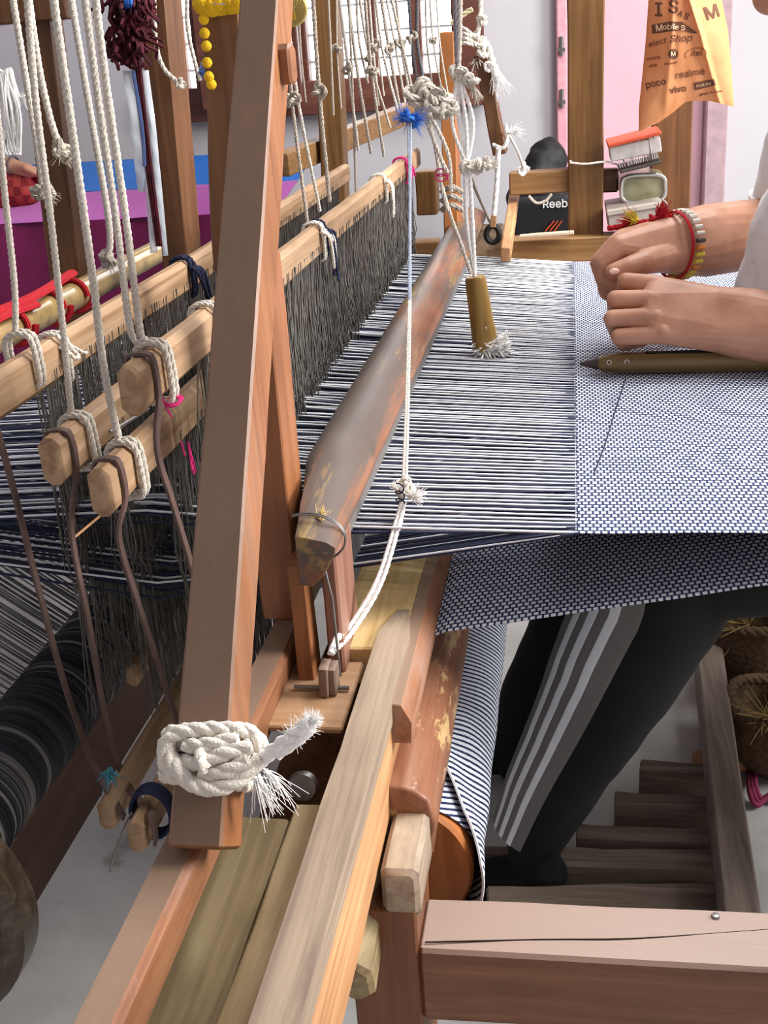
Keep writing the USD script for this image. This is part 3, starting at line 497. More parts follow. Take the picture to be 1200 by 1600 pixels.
th = np.linspace(-2.2, 2.6, 60); yy_ = np.linspace(.832, 2.45, 60); T, YY = np.meshgrid(th, yy_, indexing='ij')
part(cl, 'roll', grid(np.stack([rc[0] + RR * np.cos(T), YY + .006 * np.sin(3 * T + 1), rc[2] + RR * np.sin(T)], -1)), ROLLCLOTH, True, uv=np.stack([RR * T, YY + .85 * RR * np.sin(T)], -1).reshape(-1, 2), label='cloth wound on the beam below')
th = np.linspace(-1.5, 2.4, 60); vv2 = np.linspace(0, 1, 60); T, VV = np.meshgrid(th, vv2, indexing='ij')
edge = np.interp(th, [-1.5, -.5, .2, .7, 1.2, 2.4], [.815, .806, .812, .845, .91, .98])[:, None]; fl = np.exp(-VV / .05)
YY = edge + VV ** 1.3 * (2.45 - edge); rad = .0745 + .004 * fl * np.clip(np.cos(T), 0, 1) + .0012 * np.sin(VV * 60) * np.exp(-VV / .3)
cv, cf = grid(np.stack([rc[0] + rad * np.cos(T), YY, rc[2] + rad * np.sin(T)], -1), .0012); u2 = np.stack([RR * T, YY + .85 * RR * np.sin(T) + .003 * np.sin(T * 5 + YY * 20)], -1).reshape(-1, 2)
part(cl, 'outer_turn', (cv, cf), ROLLCLOTH, True, uv=np.vstack([u2, u2]), label='loose outer turn of cloth with a slanting edge')
part(cl, 'selvage', tube(np.stack([rc[0] + .0785 * np.cos(th), edge[:, 0] - .0008, rc[2] + .0785 * np.sin(th)], 1), .0014, 5), WARP_W)
cb = thing('cloth_beam', 'orange-brown round end of the cloth beam with a black crack', 'beam', (-.155, .8, .5))
part(cb, 'core', lathe([(0, 0), (.066, 0), (.069, .004), (.069, .02), (.05, .03), (.05, 1.7), (0, 1.7)], (rc[0], .822, rc[2]), (0, 1, 0), 40), wood('beam_end_wood', C('8a5228'), C('a8683a'), C('ba7c4a'), 'z', 50, .45, .15))
part(cb, 'crack', beam((-.128, .8215, .485), (-.130, .8215, .598), .0014, .002, (1, 0, 0), .0003, 2), plain('black_crack', C('1d140e'), .9))

# shuttle
sh = thing('shuttle', 'dark wooden boat shuttle with iron tip lying on the cloth', 'shuttle', at(1040, 575, Z=.8))
S0 = at(934, 568, Z=.815); S1 = at(1222, 562, Z=.815); axs = unit(S1 - S0)
prof = [(.0, 0), (.008, .0004), (.0125, .006), (.0150, .03), (.0160, .08), (.0160, .18), (.015, .25), (.011, .285), (0, .292)]
sv, sf = lathe(prof, S0, axs, 28); sv[:, 2] = np.minimum(.815 + (sv[:, 2] - .815) * .88, .828); part(sh, 'boat', (sv, sf), W_SHUT, 50)
part(sh, 'tip', lathe([(0, -.024), (.0022, -.022), (.006, -.008), (.0082, .0012), (0, .002)], S0, axs, 18), plain('shuttle_iron', C('4b4240'), .45, metallic=.5))
for x, y in ((952, 567), (980, 569)):
    e = at(x, y, Z=.82) ; e[1] = S0[1] - .0145
    part(sh, 'eyelet', tube([e + [.0028 * math.cos(t), 0, .0028 * math.sin(t)] for t in np.linspace(0, 2 * np.pi, 16)], .0008, 6), plain('pale_eyelet', C('c9c2b6'), .4) if x == 952 else UsdShade.Material.Get(stage, '/World/Looks/pale_eyelet'))
part(sh, 'slot', sweep(chamfered(.012, .002, .0008), S0 + axs * .06 + [0, 0, .0128], S0 + axs * .24 + [0, 0, .0128], (0, 1, 0), .002), plain('shuttle_slot_dark', C('241a12'), .8))

# ---------------------------------------------------------------- heddle shafts, straps and cords
BARS = [('raised nearest shaft bar', -.325, 203, 612), ('lowered shaft bar with two cord loops', -.365, 156, 772), ('second shaft bar with a leather strap on its squared end', -.42, 79, 725), ('hindmost shaft bar running out of the picture at left', -.48, -60, 650)]
LBL = ['nearest raised heddle shaft, its blunt end under a double cord and pink thread', 'lowered heddle shaft with blunt end below the others', 'long heddle shaft with blunt bar end furthest down and left', 'rearmost heddle shaft, bar crossing from the left picture edge']
shaft_pos = []
for i, (lb, X, px, py) in enumerate(BARS):
    e = at(px, py, X=X); shaft_pos.append(e)
    t = thing('heddle_shaft', LBL[i], 'heddle shaft', (X, e[1], e[2]), 'heddle shafts of the loom')
    part(t, 'bar', sweep(chamfered(.019, .040, .006), (X, e[1], e[2]), (X, 2.55, e[2] + .0), (1, 0, 0), .003, 24, .0012), W_SHAFT, 40)
    g = np.random.default_rng(20 + i); y = np.arange(max(e[1] + .10, .955), 2.42, .0023); n = len(y); y = y + g.normal(0, .0015, n); o = np.ones(n)
    zt, ze, zb = e[2] - .012, (.822 if i == 0 else .75), .61
    part(t, 'heddles', [bundle(np.stack([X + g.normal(0, .003, n), y, zt * o], 1), np.stack([X + g.normal(0, .004, n), y + g.normal(0, .012, n), zb * o], 1), .0009, 3, [np.stack([X + g.normal(0, .006, n), y + g.normal(0, .007, n), (ze + .04) * o], 1), np.stack([X + g.normal(0, .004, n), y + g.normal(0, .005, n), ze * o], 1)]),
                            bundle(np.stack([X + .008 + g.normal(0, .002, n), y, (zt + .008) * o], 1), np.stack([X + g.normal(0, .004, n), y + g.normal(0, .006, n), (ze + .02) * o], 1), .0006, 3)], HEDDLE, True, kind='stuff', label='hanging grey heddles')
    le = at([290, 212, 165, 60][i], [1330, 1312, 1278, 1260][i], X=X); 
    if i in (1, 2): le = at([0, 212, 165][i], [0, 1312, 1278][i], X=X)
    else: le = np.array([X, 1.05, .595])
    part(t, 'lower_bar', sweep(chamfered(.016, .030, .005), (X, le[1], le[2]), (X, 2.5, .59), (1, 0, 0), .003, 10), W_SHAFT, 40)
    shaft_pos[-1] = (e, le)
def strap(pts, label, w=.0075):
    p = curve(pts, 40); t_, u, v = frames(p); a = np.array([0, 1., 0]); s = a - (t_ @ a)[:, None] * t_; s /= np.linalg.norm(s, axis=1, keepdims=True); nn = np.cross(t_, s)
    r = np.stack([p + s * w / 2 * i + nn * .0012 * j for i, j in ((-1, -1), (1, -1), (1, 1), (-1, 1))], 1)
    return single('leather_strap', loft(r), LEATHER, label, 'strap', 'leather straps of the heddle shafts')
def over(X, e, dy): return [(X - .0115, e[1] + dy, e[2] - .016), (X - .011, e[1] + dy, e[2] + .016), (X - .004, e[1] + dy, e[2] + .0215), (X + .006, e[1] + dy, e[2] + .0215), (X + .011, e[1] + dy, e[2] + .016), (X + .0115, e[1] + dy, e[2] - .012)]
(e0_, l0_), (e1_, l1_), (e2_, l2_), (e3_, l3_) = shaft_pos
strap(over(-.325, e0_, .028) + [at(245, 700, X=-.31), at(268, 780, X=-.312), at(292, 860, X=-.314), at(320, 960, X=-.325)], 'leather strap from the raised shaft end falling behind the arm')
strap(over(-.365, e1_, .022) + [at(186, 840, X=-.358), at(215, 940, X=-.362), at(248, 1040, X=-.364), at(278, 1130, X=-.365)], 'leather strap with buckle bump on the lowered shaft')
strap(over(-.42, e2_, .022) + [at(112, 830, X=-.415), at(140, 980, X=-.418), at(165, 1120, X=-.42), at(195, 1220, X=-.42), l1_ + [0.012, .012, .016], l1_ + [0.012, .012, -.012]], 'leather strap from the leftmost bar end to a low block')
strap([at(-8, 660, X=-.47), at(20, 760, X=-.47), at(55, 900, X=-.47), at(98, 1060, X=-.46), at(140, 1180, X=-.45), at(178, 1250, X=-.415), l2_ + [.012, .012, -.008]], 'leather strap entering at the left picture edge')
nv = thing('navy_yarn_coil', 'coil of navy yarn tied round the low bar end', 'yarn', at(235, 1300, X=-.36))
part(nv, 'coil', [tube([l1_ + [.018 * math.cos(t) + .004, .028 + .0016 * k, .024 * math.sin(t) + .004] for t in np.linspace(0, 6.28, 22)], .0018, 5) for k in range(9)], NAVY_YARN)
part(nv, 'wire', tube(curve([l1_ + [-.004, .01, .02], at(195, 1290, X=-.375), at(180, 1330, X=-.375), at(172, 1362, X=-.375)], 20), .0011, 6), IRON)
tq = thing('teal_thread', 'scrap of teal thread caught on the low bar', 'thread', at(172, 1205, X=-.415))
part(tq, 'strand', tuft(at(172, 1205, X=-.415), (0, -.2, -1), 24, .018, .0008, .6, 70), plain('teal_yarn', C('3f7f8c'), .9))
pin = single('iron_pin', tube([at(172, 675, X=-.375), at(232, 640, X=-.365)], .0016, 8), IRON, 'thin iron pin stuck through the cord above the lowered shaft', 'pin')
stick = single('thin_stick', tube([at(110, 845, X=-.42), at(164, 800, X=-.41)], .0012, 6), W_TAN, 'thin stick poking out beneath the lowered shaft end', 'stick')

HANG = 'cotton cords holding the heddle shafts'
def bar_loop(X, e, dy, w=.004, n=2):
    y = e[1] + dy; out = []
    for k in range(n):
        yy = y + .0085 * k; q = [(X - .013, yy, e[2] - .018), (X - .0125, yy, e[2] + .016), (X - .004, yy, e[2] + .023), (X + .006, yy, e[2] + .023), (X + .0125, yy, e[2] + .016), (X + .0135, yy, e[2] - .020), (X + .004, yy + .001, e[2] - .0245), (X - .006, yy, e[2] - .024), (X - .013, yy, e[2] - .018)]
        out.append(rope(curve(q, 50), w, None, 3, 6))
    return out
def hang(name, X, e, dy, pix, label, r=.0031, double=False, sep=.006):
    t = thing(name, label, 'cord', (X, e[1] + dy, e[2] + .02), HANG); y = e[1] + dy
    pts = [np.array([X - .002, y + .003, e[2] + .026])] + [at(a, b, Y=y - .004 * k) for k, (a, b) in enumerate(pix)]
    part(t, 'strand', rope(curve(pts, 90), r, 5 * r, 3, 6), CORD, 60)
    if double: part(t, 'strand', rope(curve([pts[0]] + [p + [sep, .004, 0] for p in pts[1:]], 90), r, 5 * r, 3, 6), CORD, 60)
    part(t, 'bar_loop', bar_loop(X, e, dy, r * .95), CORD, 60); return t
hang('shaft_cord', -.325, e0_, .052, [(205, 520), (180, 330), (150, 130), (128, -40)], 'doubled cotton cord carrying the raised shaft, nearest the arm', double=True)
hang('shaft_cord', -.365, e1_, .055, [(163, 580), (143, 420), (115, 220), (78, -40)], 'cotton cord running down to the lowest shaft bar', .0034)
hang('shaft_cord', -.42, e2_, .055, [(100, 530), (78, 330), (55, 150), (40, -40)], 'cotton cord hung on the bar with the furthest left squared end')
hang('shaft_cord', -.48, np.array([-.48, .905, at(30, 565, X=-.48)[2] - .0]), .03, [(22, 440), (5, 280), (-15, 60)], 'cotton cord at the left picture edge tied to the rearmost bar')
# slack cords with knots between them
for k, (pix, Y, r, lb) in enumerate([([(40, -40), (60, 100), (80, 190), (97, 236)], 1.15, .0038, 'slack cord ending in a grey knot before the dark post'), ([(105, -40), (140, 170), (163, 300), (172, 370), (168, 405)], 1.45, .0048, 'thick slack cord curving down to the red-tied rod'),
                                     ([(14, -40), (40, 120), (60, 240), (68, 300)], 1.12, .0036, 'slack cord at far left ending in a frayed knot')]):
    t = thing('slack_cord', lb, 'cord', at(*pix[-1], Y=Y), 'slack cords among the shaft cords')
    p = [at(a, b, Y=Y) for a, b in pix]; part(t, 'strand', rope(curve(p, 70), r, 5 * r, 3, 6), CORD, 60)
    part(t, 'knot', [knot(p[-1], .010, .005, 80 + k), tuft(p[-1], (.6, -.3, -.6), 30, .022, .0007, .5, 83 + k)], CORD2, 60)
# cord ties on the bars
def tie(X, e, y, m, label, tail=.05, seed=0, r=.0022):
    t = thing('cord_tie', label, 'cord tie', (X, y, e[2] + .02)); ee = np.array([X, y, e[2]])
    part(t, 'wrap', bar_loop(X, ee, 0, r, 2), m, 60)
    g = np.random.default_rng(seed); out = []
    for k in range(3):
        b = np.array([X + .014, y + .004 * k, e[2] + .012]); out.append(rope(curve([b, b + [.01, -.004 + .006 * k, -.01], b + [.012 + g.normal(0, .003), g.normal(0, .01), -tail * g.uniform(.7, 1.1)]], 24), r * .9, None, 3, 5))
    part(t, 'tail', out + [knot([X + .014, y + .004, e[2] + .012], .006, r, seed)], m, 60)
def along(X, e, px): # Y on bar top where it crosses pixel column px
    for y in np.linspace(.8, 2.6, 400):
        c = ROT.T @ (np.array([X, y, e[2]]) - EYE)
        if c[0] / c[2] * FPX + 600 > px: return y
    return 2.5
tie(-.325, e0_, along(-.325, e0_, 318), ROPE, 'white cord tie on the shaft bar just left of the arm', .03, 1)
tie(-.325, e0_, along(-.325, e0_, 488), ROPE, 'white and navy cord tie just right of the arm', .045, 2)
tie(-.325, e0_, along(-.325, e0_, 492), NAVY_YARN, 'navy yarn tie hanging down just right of the arm', .06, 3)
tie(-.325, e0_, along(-.325, e0_, 590), ROPE, 'white tasselled cord tie midway along the nearest bar', .055, 4)
tie(-.325, e0_, along(-.325, e0_, 625), PINK_YARN, 'magenta yarn tie towards the far end of the nearest bar', .03, 5)
tie(-.48, e3_, along(-.48, e3_, 283), NAVY_YARN, 'navy cord tie on the rear bar left of the arm', .07, 6, .003)
tie(-.48, e3_, along(-.48, e3_, 80), ROPE, 'white cord tie on the rear bar beside the red wrapping', .012, 7)
tie(-.42, e2_, along(-.42, e2_, 536), PINK_YARN, 'pink yarn tie on the middle bar beyond the arm', .04, 8)
tie(-.365, e1_, along(-.365, e1_, 580), RED_YARN, 'red yarn tie beside the magenta one', .02, 9)
part(stage.GetPrimAtPath('/World/heddle_shaft'), 'pink_thread', [tube([np.array([-.325 + .013, e0_[1] + .052 + .002 * k, e0_[2] - .024 + .002 * math.sin(t)]) + [.006 * math.cos(t), .006 * math.sin(t), 0] for t in np.linspace(0, 6.3, 12)], .0012, 4) for k in range(4)], PINK_YARN)
hs = stage.GetPrimAtPath('/World/heddle_shaft'); g = np.random.default_rng(77)
part(hs, 'pink_heddle', [tube([at(x, y0, X=-.318), at(x + 6, y1, X=-.317)], .0009, 4) for x, y0, y1 in ((254, 622, 640), (283, 690, 712), (294, 690, 735), (297, 700, 742), (300, 712, 738), (262, 640, 652))], PINK_YARN)
# far cords above the shafts
g = np.random.default_rng(5)
FAR = [(445, 0, 480, 345, 1.35, .0026), (458, 60, 500, 330, 1.4, .0026), (490, 0, 515, 315, 1.45, .0032), (513, 0, 521, 180, 1.9, .0024), (530, 0, 560, 235, 1.7, .0026), (545, 0, 580, 240, 1.75, .003), (572, 0, 600, 245, 1.8, .003), (590, 0, 622, 175, 1.95, .003), (600, 20, 625, 170, 2.0, .0034), (612, 0, 650, 165, 2.0, .003), (580, 30, 592, 165, 2.1, .0026), (560, 0, 575, 130, 2.1, .0026),
       (565, 0, 610, 200, 2.1, .0028), (604, 0, 633, 160, 2.2, .003), (620, 0, 640, 150, 2.2, .0035), (655, 0, 662, 130, 1.9, .0036), (640, 0, 652, 130, 1.9, .003), (668, 10, 678, 150, 2.3, .0022), (676, 20, 690, 140, 2.4, .0022), (684, 0, 700, 148, 2.4, .0022), (528, 30, 533, 170, 2.2, .0022), (547, 60, 556, 300, 1.7, .0022), (588, 20, 600, 150, 2.3, .0022), (470, 30, 478, 160, 2.0, .002)]
for k, (x0, y0, x1, y1, Y, r) in enumerate(FAR):
    x0 -= (x1 - x0) * (y0 + 40) / max(60, y1 - y0); p = [at(x0, -40, Y=Y), at((x0 * .55 + x1 * .45) + g.normal(0, 3), y1 * .45, Y=Y), at(x1, y1, Y=Y)]
    ORD = 'first second third fourth fifth sixth seventh eighth ninth tenth eleventh twelfth thirteenth fourteenth fifteenth sixteenth seventeenth eighteenth nineteenth twentieth twenty-first twenty-second twenty-third twenty-fourth'.split()
    rank = sorted(FAR, key=lambda q: q[2]).index((FAR[k])); kindw = ('thick' if r >= .003 else 'thin') + (' knotted' if k % 2 == 0 else ' smooth')
    t = thing('overhead_cord', f'{kindw} overhead cord, {ORD[rank]} of those between swing arm and far sword post', 'cord', p[-1], 'overhead cords before the window')
    part(t, 'strand', rope(curve(p, 40), r * .85, 5 * r, 3, 5), [CORD2, CORD, CORD2][k % 3] if x0 < 630 or x0 > 660 else plain('dark_cord_%d' % k, C('5b5a5f'), .8), 60)
    if k % 2 == 0: part(t, 'knot', knot(p[1], .009, r, 100 + k), CORD2, 60)

# warp beam wound with dark yarn
wb = thing('warp_beam', 'thick roller wound full of dark warp yarn at lower left', 'warp beam', (-.535, 1.5, .58))
WBc = (-.565, .570)
rp = []; y = .70; g = np.random.default_rng(3)
yw = np.arange(.72, 2.42, .0048); ang = np.linspace(0, 2 * np.pi, 40, endpoint=False)
prof = []
for k, yv in enumerate(yw):
    R0 = .047 + .003 * (meshkit.noise(np.array([[yv * 9, 0, 0]]), 2)[0] - .5) + g.normal(0, .0008); prof += [(R0 - .0016, yv - .0024), (R0 + .0008, yv - .001), (R0 + .0008, yv + .001)]
part(wb, 'yarn', lathe([(0, .715)] + prof + [(0, 2.43)], (WBc[0], 0, WBc[1]), (0, 1, 0), 48), mat('striped_beam_yarn', {'g': ('geometry', {}), 'm': ('mapping', {'scale': (.4, 190., .4)}), 'n': ('noise_texture', {'scale': 1., 'detail': 3}), 'r': ('rgb_ramp', {'ramp': [(.42, C('1b1b20')), (.56, C('34343b')), (.66, C('8a8782'))]}), 'p': ('principled_bsdf', {'roughness': .8})}, [('g.position', 'm.vector'), ('m.vector', 'n.vector'), ('n.fac', 'r.fac'), ('r.color', 'p.base_color')]), 40)
fc = np.array([WBc[0], .70, WBc[1]]); fr = .118
part(wb, 'flange', lathe([(0, -.02), (fr * .9, -.02), (fr, -.008), (fr, .02), (fr * .9, .03), (0, .03)], fc, (0, 1, 0), 40), wood('flange_wood', C('2f251d'), C('473a2e'), C('63584a'), 'x', 60, .35, .2), 40, label='dark wooden flange disc')
part(wb, 'axle', tube([(fc[0], .6, fc[2]), (WBc[0], .8, WBc[1])], .02, 12), W_POSTD)

# back rod with red binding
rod = thing('back_rod', 'bamboo back rod wrapped in clear plastic and bound with red cloth strips', 'rod', (XB, 1.6, ZB))
part(rod, 'pole', tube([(XB, .8, ZB - .014), (XB, 1.6, ZB - .014), (XB, 2.5, ZB - .014)], .024, 18), plain('shiny_bamboo', C('a58a5c'), .18, .3, 25, spec=.8))
for yv in (1.42, 1.50, 1.66, 1.80, 1.90): part(rod, 'red_strip', [tube([(XB + .028 * math.cos(t), yv + .004 * t + .006 * k, ZB - .014 + .028 * math.sin(t)) for t in np.linspace(0, 6.3, 24)], .006, 6, flat=.5) for k in range(2)], RED_YARN)
part(rod, 'red_strip', tube(curve([(XB + .01, 1.4, ZB + .02), (XB - .01, 1.55, ZB + .022), (XB + .012, 1.72, ZB + .022), (XB - .012, 1.95, ZB + .02)], 30), .009, 7, flat=.6), RED_YARN)
part(rod, 'red_strip', tube(curve([(XB + .02, 1.4, ZB + .01), (XB + .012, 1.6, ZB + .016), (XB + .02, 1.72, ZB + .012)], 30), .009, 7, flat=.6), RED_YARN)

# ---------------------------------------------------------------- the weaver
L_ = lambda x, y, Y, r: (*at(x, y, Y=Y), r)
def chain(*q): return [list(L_(*a)) for a in q]
we = thing('person', 'weaver in white shirt and black tracksuit trousers bending over the cloth with closed hands', 'person', (.42, 1.57, 0))
lw1, lw2 = L_(1120, 478, 1.515, .025), L_(1124, 522, 1.487, .024)
lm = [L_(1024, 446, 1.535, .0138), L_(1016, 470, 1.512, .0145), L_(1018, 497, 1.494, .014), L_(1030, 523, 1.482, .0126)]
pip = [L_(978, 440, 1.543, .0118), L_(962, 468, 1.518, .0121), L_(957, 498, 1.498, .0117), L_(967, 526, 1.484, .0107)]
dip = [L_(974, 468, 1.572, .0100), L_(962, 494, 1.55, .0104), L_(963, 518, 1.53, .0100), L_(976, 538, 1.514, .0092)]
tip = [L_(992, 476, 1.575, .0090), L_(984, 503, 1.552, .0095), L_(986, 524, 1.533, .0092), L_(1004, 532, 1.522, .0085)]
sph = lambda q: m3.Manifold.sphere(q[3], 20).translate([float(c) for c in q[:3]])
palmL = m3.Manifold.batch_hull([sph(q) for q in [lw1, lw2] + [(*np.array(q[:3]), q[3] * .95) for q in lm]] )
heelL = m3.Manifold.batch_hull([sph(L_(1110, 480, 1.53, .022)), sph(L_(1060, 462, 1.56, .017)), sph(L_(1050, 520, 1.515, .015)), sph(L_(1105, 522, 1.50, .02))])
a1, a2 = L_(1172, 492, 1.505, .034), L_(1172, 522, 1.49, .034)
foreL1 = m3.Manifold.batch_hull([sph(q) for q in (lw1, lw2, a1, a2)])
elL, shL = (.372, 1.47, .835), (.44, 1.40, 1.10)
foreL2 = m3.Manifold.batch_hull([sph(a1), sph(a2), sph((*elL, .041))])
handL = body([[a, b, c, d] for a, b, c, d in zip(lm, pip, dip, tip)] + [[L_(1085, 470, 1.55, .017), L_(1035, 452, 1.58, .0135), L_(995, 458, 1.59, .0115), L_(975, 462, 1.592, .009)],
               [(*elL, .041), (.41, 1.43, .95, .046), (*shL, .05)]],   .0030, 24, [palmL, heelL, foreL1, foreL2] + [sph(L_(x, y, Y_, .0128)) for x, y, Y_ in ((1030, 448, 1.532), (1024, 471, 1.509), (1026, 497, 1.491), (1036, 520, 1.480))])
rw1, rw2 = L_(1046, 366, 1.665, .025), L_(1054, 402, 1.65, .024)
rm = [L_(964, 386, 1.61, .017), L_(974, 376, 1.638, .0165), L_(988, 370, 1.665, .0155), L_(1004, 368, 1.688, .014)]
rp_ = [L_(938, 411, 1.595, .0138), L_(944, 424, 1.622, .0135), L_(956, 428, 1.65, .0125), L_(972, 428, 1.672, .0112)]
rd = [L_(944, 437, 1.592, .0116), L_(948, 456, 1.622, .0112), L_(962, 460, 1.65, .0105), L_(978, 458, 1.672, .0095)]
rt = [L_(962, 444, 1.588, .0098), L_(968, 468, 1.615, .0102), L_(982, 470, 1.643, .0098), L_(994, 466, 1.668, .0088)]
palmR = m3.Manifold.batch_hull([sph(q) for q in [rw1, rw2] + rm] + [sph(L_(1000, 402, 1.63, .018))])
elR, shR = at(1222, 360, Y=1.80), tuple(at(1292, 150, Y=1.77))
b1, b2 = L_(1102, 362, 1.70, .038), L_(1104, 390, 1.69, .038)
foreR1 = m3.Manifold.batch_hull([sph(q) for q in (rw1, rw2, b1, b2)]); foreR2 = m3.Manifold.batch_hull([sph(b1), sph(b2), sph((*elR, .05))])
handR = body([[a, b, c, d] for a, b, c, d in zip(rm, rp_, rd, rt)] + [[L_(1038, 402, 1.635, .021), L_(1008, 409, 1.60, .0165), L_(982, 417, 1.582, .0135), L_(958, 425, 1.575, .0112)],
               [(*elR, .05), (*(elR * .5 + np.array(shR) * .5), .05), (*shR, .056)]], .0030, 18, [palmR, foreR1, foreR2])
headc = np.array([.305, 1.575, 1.335])
hf = unit(np.array([-.75, -.05, -.55])); hs = np.array([0, 1., 0]); hu = np.cross(hs, hf) * -1; hu = unit(hu if hu[2] > 0 else -hu)
def H(f, s_, u): return headc + hf * f + hs * s_ + hu * u
hb = lambda f, s_, u, r: (*H(f, s_, u), r)
chin = at(1187, 17, Y=1.575)
head = body([[hb(0, 0, .03, .085), hb(-.03, 0, .02, .082)], [hb(.03, 0, -.03, .062), (*(chin + [.012, 0, .016]), .022)], [hb(.035, .03, -.03, .03), (*(chin + [.014, .008, .018]), .02)], [hb(.035, -.03, -.03, .03), (*(chin + [.014, -.008, .018]), .02)],
              [hb(.082, 0, .025, .010), hb(.104, 0, -.005, .011)], [hb(.096, .008, -.008, .008), hb(.096, -.008, -.008, .008)], [hb(.078, .02, -.045, .006), hb(.084, 0, -.045, .0075), hb(.078, -.02, -.045, .006)], [hb(.076, .016, -.055, .007), hb(.081, 0, -.056, .008), hb(.076, -.016, -.055, .007)],
              [hb(-.01, .082, .02, .008), hb(-.015, .088, -.0, .01), hb(-.008, .084, -.02, .008)], [hb(-.01, -.082, .02, .008), hb(-.015, -.088, -.0, .01), hb(-.008, -.084, -.02, .008)], [hb(-.03, 0, -.04, .056), (.42, 1.57, 1.15, .055)]], .006, 8)
fullskin = m3.Manifold()
part(we, 'skin', [(np.array(q.vertices), np.array(q.faces)) for q in (handL, handR, head)], SKIN, True)
for sgn in (-1, 1):
    part(we, 'eye', (lambda q: (np.array(q.vertices), np.array(q.faces)))(trimesh.creation.icosphere(2, .0105).apply_translation(H(.0745, .030 * sgn, .020))), plain('eye_white', C('e8e4de'), .3, .02) if sgn < 0 else UsdShade.Material.Get(stage, '/World/Looks/eye_white'), True)
for sgn in (-1, 1):
    part(we, 'iris', (lambda q: (np.array(q.vertices), np.array(q.faces)))(trimesh.creation.icosphere(2, .0052).apply_translation(H(.0805, .030 * sgn, .0185))), HAIR, True)
    part(we, 'eyelid', body([[hb(.070, .020 * sgn, .025, .0075), hb(.0755, .030 * sgn, .028, .008), hb(.066, .042 * sgn, .025, .007)], [hb(.070, .020 * sgn, .011, .006), hb(.075, .030 * sgn, .009, .0065), hb(.066, .042 * sgn, .011, .006)]], .003, 6), SKIN, True)
    part(we, 'eyebrow', body([[hb(.078, .018 * sgn, .040, .0035), hb(.077, .032 * sgn, .044, .004), hb(.066, .046 * sgn, .040, .003)]], .003, 2), HAIR, True)
hair = body([[hb(-.012, 0, .045, .09), hb(-.05, 0, .025, .086)], [hb(-.06, .03, -.02, .05), hb(-.06, -.03, -.02, .05)]], .008, 6)
part(we, 'hair', hair, HAIR, True)
def nail(c, d, n_, w=.0055, l=.0075):
    d = unit(d); n_ = unit(np.asarray(n_) - np.dot(n_, d) * d); b = np.cross(n_, d); s = trimesh.creation.icosphere(2, 1.0); v = np.array(s.vertices)
    return np.asarray(c) + v[:, :1] * l * d + v[:, 1:2] * w * b + v[:, 2:] * .0022 * n_, np.array(s.faces)
q0, q1 = np.array(L_(975, 420, 1.58, 0)[:3]), np.array(L_(956, 426, 1.574, 0)[:3])
view = unit(EYE - q1); part(we, 'thumbnail', nail(q0 * .2 + q1 * .8 + view * .0108 + [0, 0, .001], q1 - q0, view + [0, 0, .8]), NAIL, True)
torso = body([[(.47, 1.57, .56, .15), (.44, 1.57, .74, .155), (.42, 1.575, .92, .150), (.43, 1.575, 1.06, .13)], [(.44, 1.46, 1.08, .075), (.43, 1.575, 1.11, .085), (.44, 1.70, 1.08, .075)], [(.46, 1.46, .6, .12), (.46, 1.68, .6, .12)],
              [(.44, 1.43, 1.09, .068), (*shL, .066), (.418, 1.422, .98, .064)], [(.43, 1.72, 1.10, .07), (*shR, .062), (*(elR * .70 + np.array(shR) * .30), .060)],
              [(*at(1206, 445, Y=1.62), .045), (.38, 1.57, .82, .13), (*at(1222, 370, Y=1.62), .045)], [(*at(1206, 445, Y=1.62), .045), (*at(1222, 370, Y=1.62), .045), (.37, 1.58, 1.0, .11)]], .010, 12)
tv = np.array(torso.vertices); tv += np.array(torso.vertex_normals) * ((meshkit.fbm(tv * 16, 3, 8) - .5) * .02)[:, None]
part(we, 'shirt', (tv, np.array(torso.faces)), SHIRT, True)
cf0 = elR * .72 + np.array(shR) * .28
part(we, 'sleeve_hem', tube([cf0 + np.array([.061 * math.cos(t), 0, 0]) + unit(np.cross(unit(np.array(shR) - elR), [1, 0, 0])) * .061 * math.sin(t) for t in np.linspace(0, 2 * np.pi, 40)], .0035, 6), SHIRT)
# trousers: each leg a lofted cloth tube with soft creases
def leg(jpts, seed):
    p = curve([q[:3] for q in jpts], 40); r = np.interp(np.linspace(0, 1, len(p)), np.linspace(0, 1, len(jpts)), [q[3] for q in jpts])
    t_, u, v = frames(p); u = np.array([unit(np.cross(t, [0, 1, 0])) for t in t_]); v = np.cross(t_, u)
    def ring(i, ang, add=0.):
        d = np.cos(ang)[:, None] * u[i] + np.sin(ang)[:, None] * v[i]; q = p[i] + d * r[i]
        w = 1 + .10 * (meshkit.fbm(q * np.array([9, 9, 22]), 3, seed) - .5); return p[i] + d * (r[i] * w + add)[:, None]
    return p, ring
ang = np.linspace(0, 2 * np.pi, 56, endpoint=False)
kneeL = at(1068, 850, Y=1.42)
legL, ringL = leg([(.50, 1.47, .56, .10), (.36, 1.44, .60, .105), (*kneeL, .108), (*at(1016, 940, Y=1.42), .102), (*at(932, 1100, Y=1.42), .088), (*at(868, 1215, Y=1.42), .070), (*at(828, 1298, Y=1.42), .056)], 3)
legR, ringR = leg([(.50, 1.66, .56, .10), (.32, 1.68, .60, .10), (*at(945, 930, Y=1.72), .095), (*at(880, 1020, Y=1.74), .08), (*at(835, 1110, Y=1.74), .07), (*at(812, 1190, Y=1.74), .06)], 4)
tr = [loft([ringL(i, ang) for i in range(len(legL))]), loft([ringR(i, ang) for i in range(len(legR))])]
hips = body([[(.50, 1.47, .56, .115), (.52, 1.57, .57, .13), (.50, 1.67, .56, .115)]], .012, 6)
part(we, 'trousers', tr + [(np.array(hips.vertices), np.array(hips.faces))], TROUSER, True)
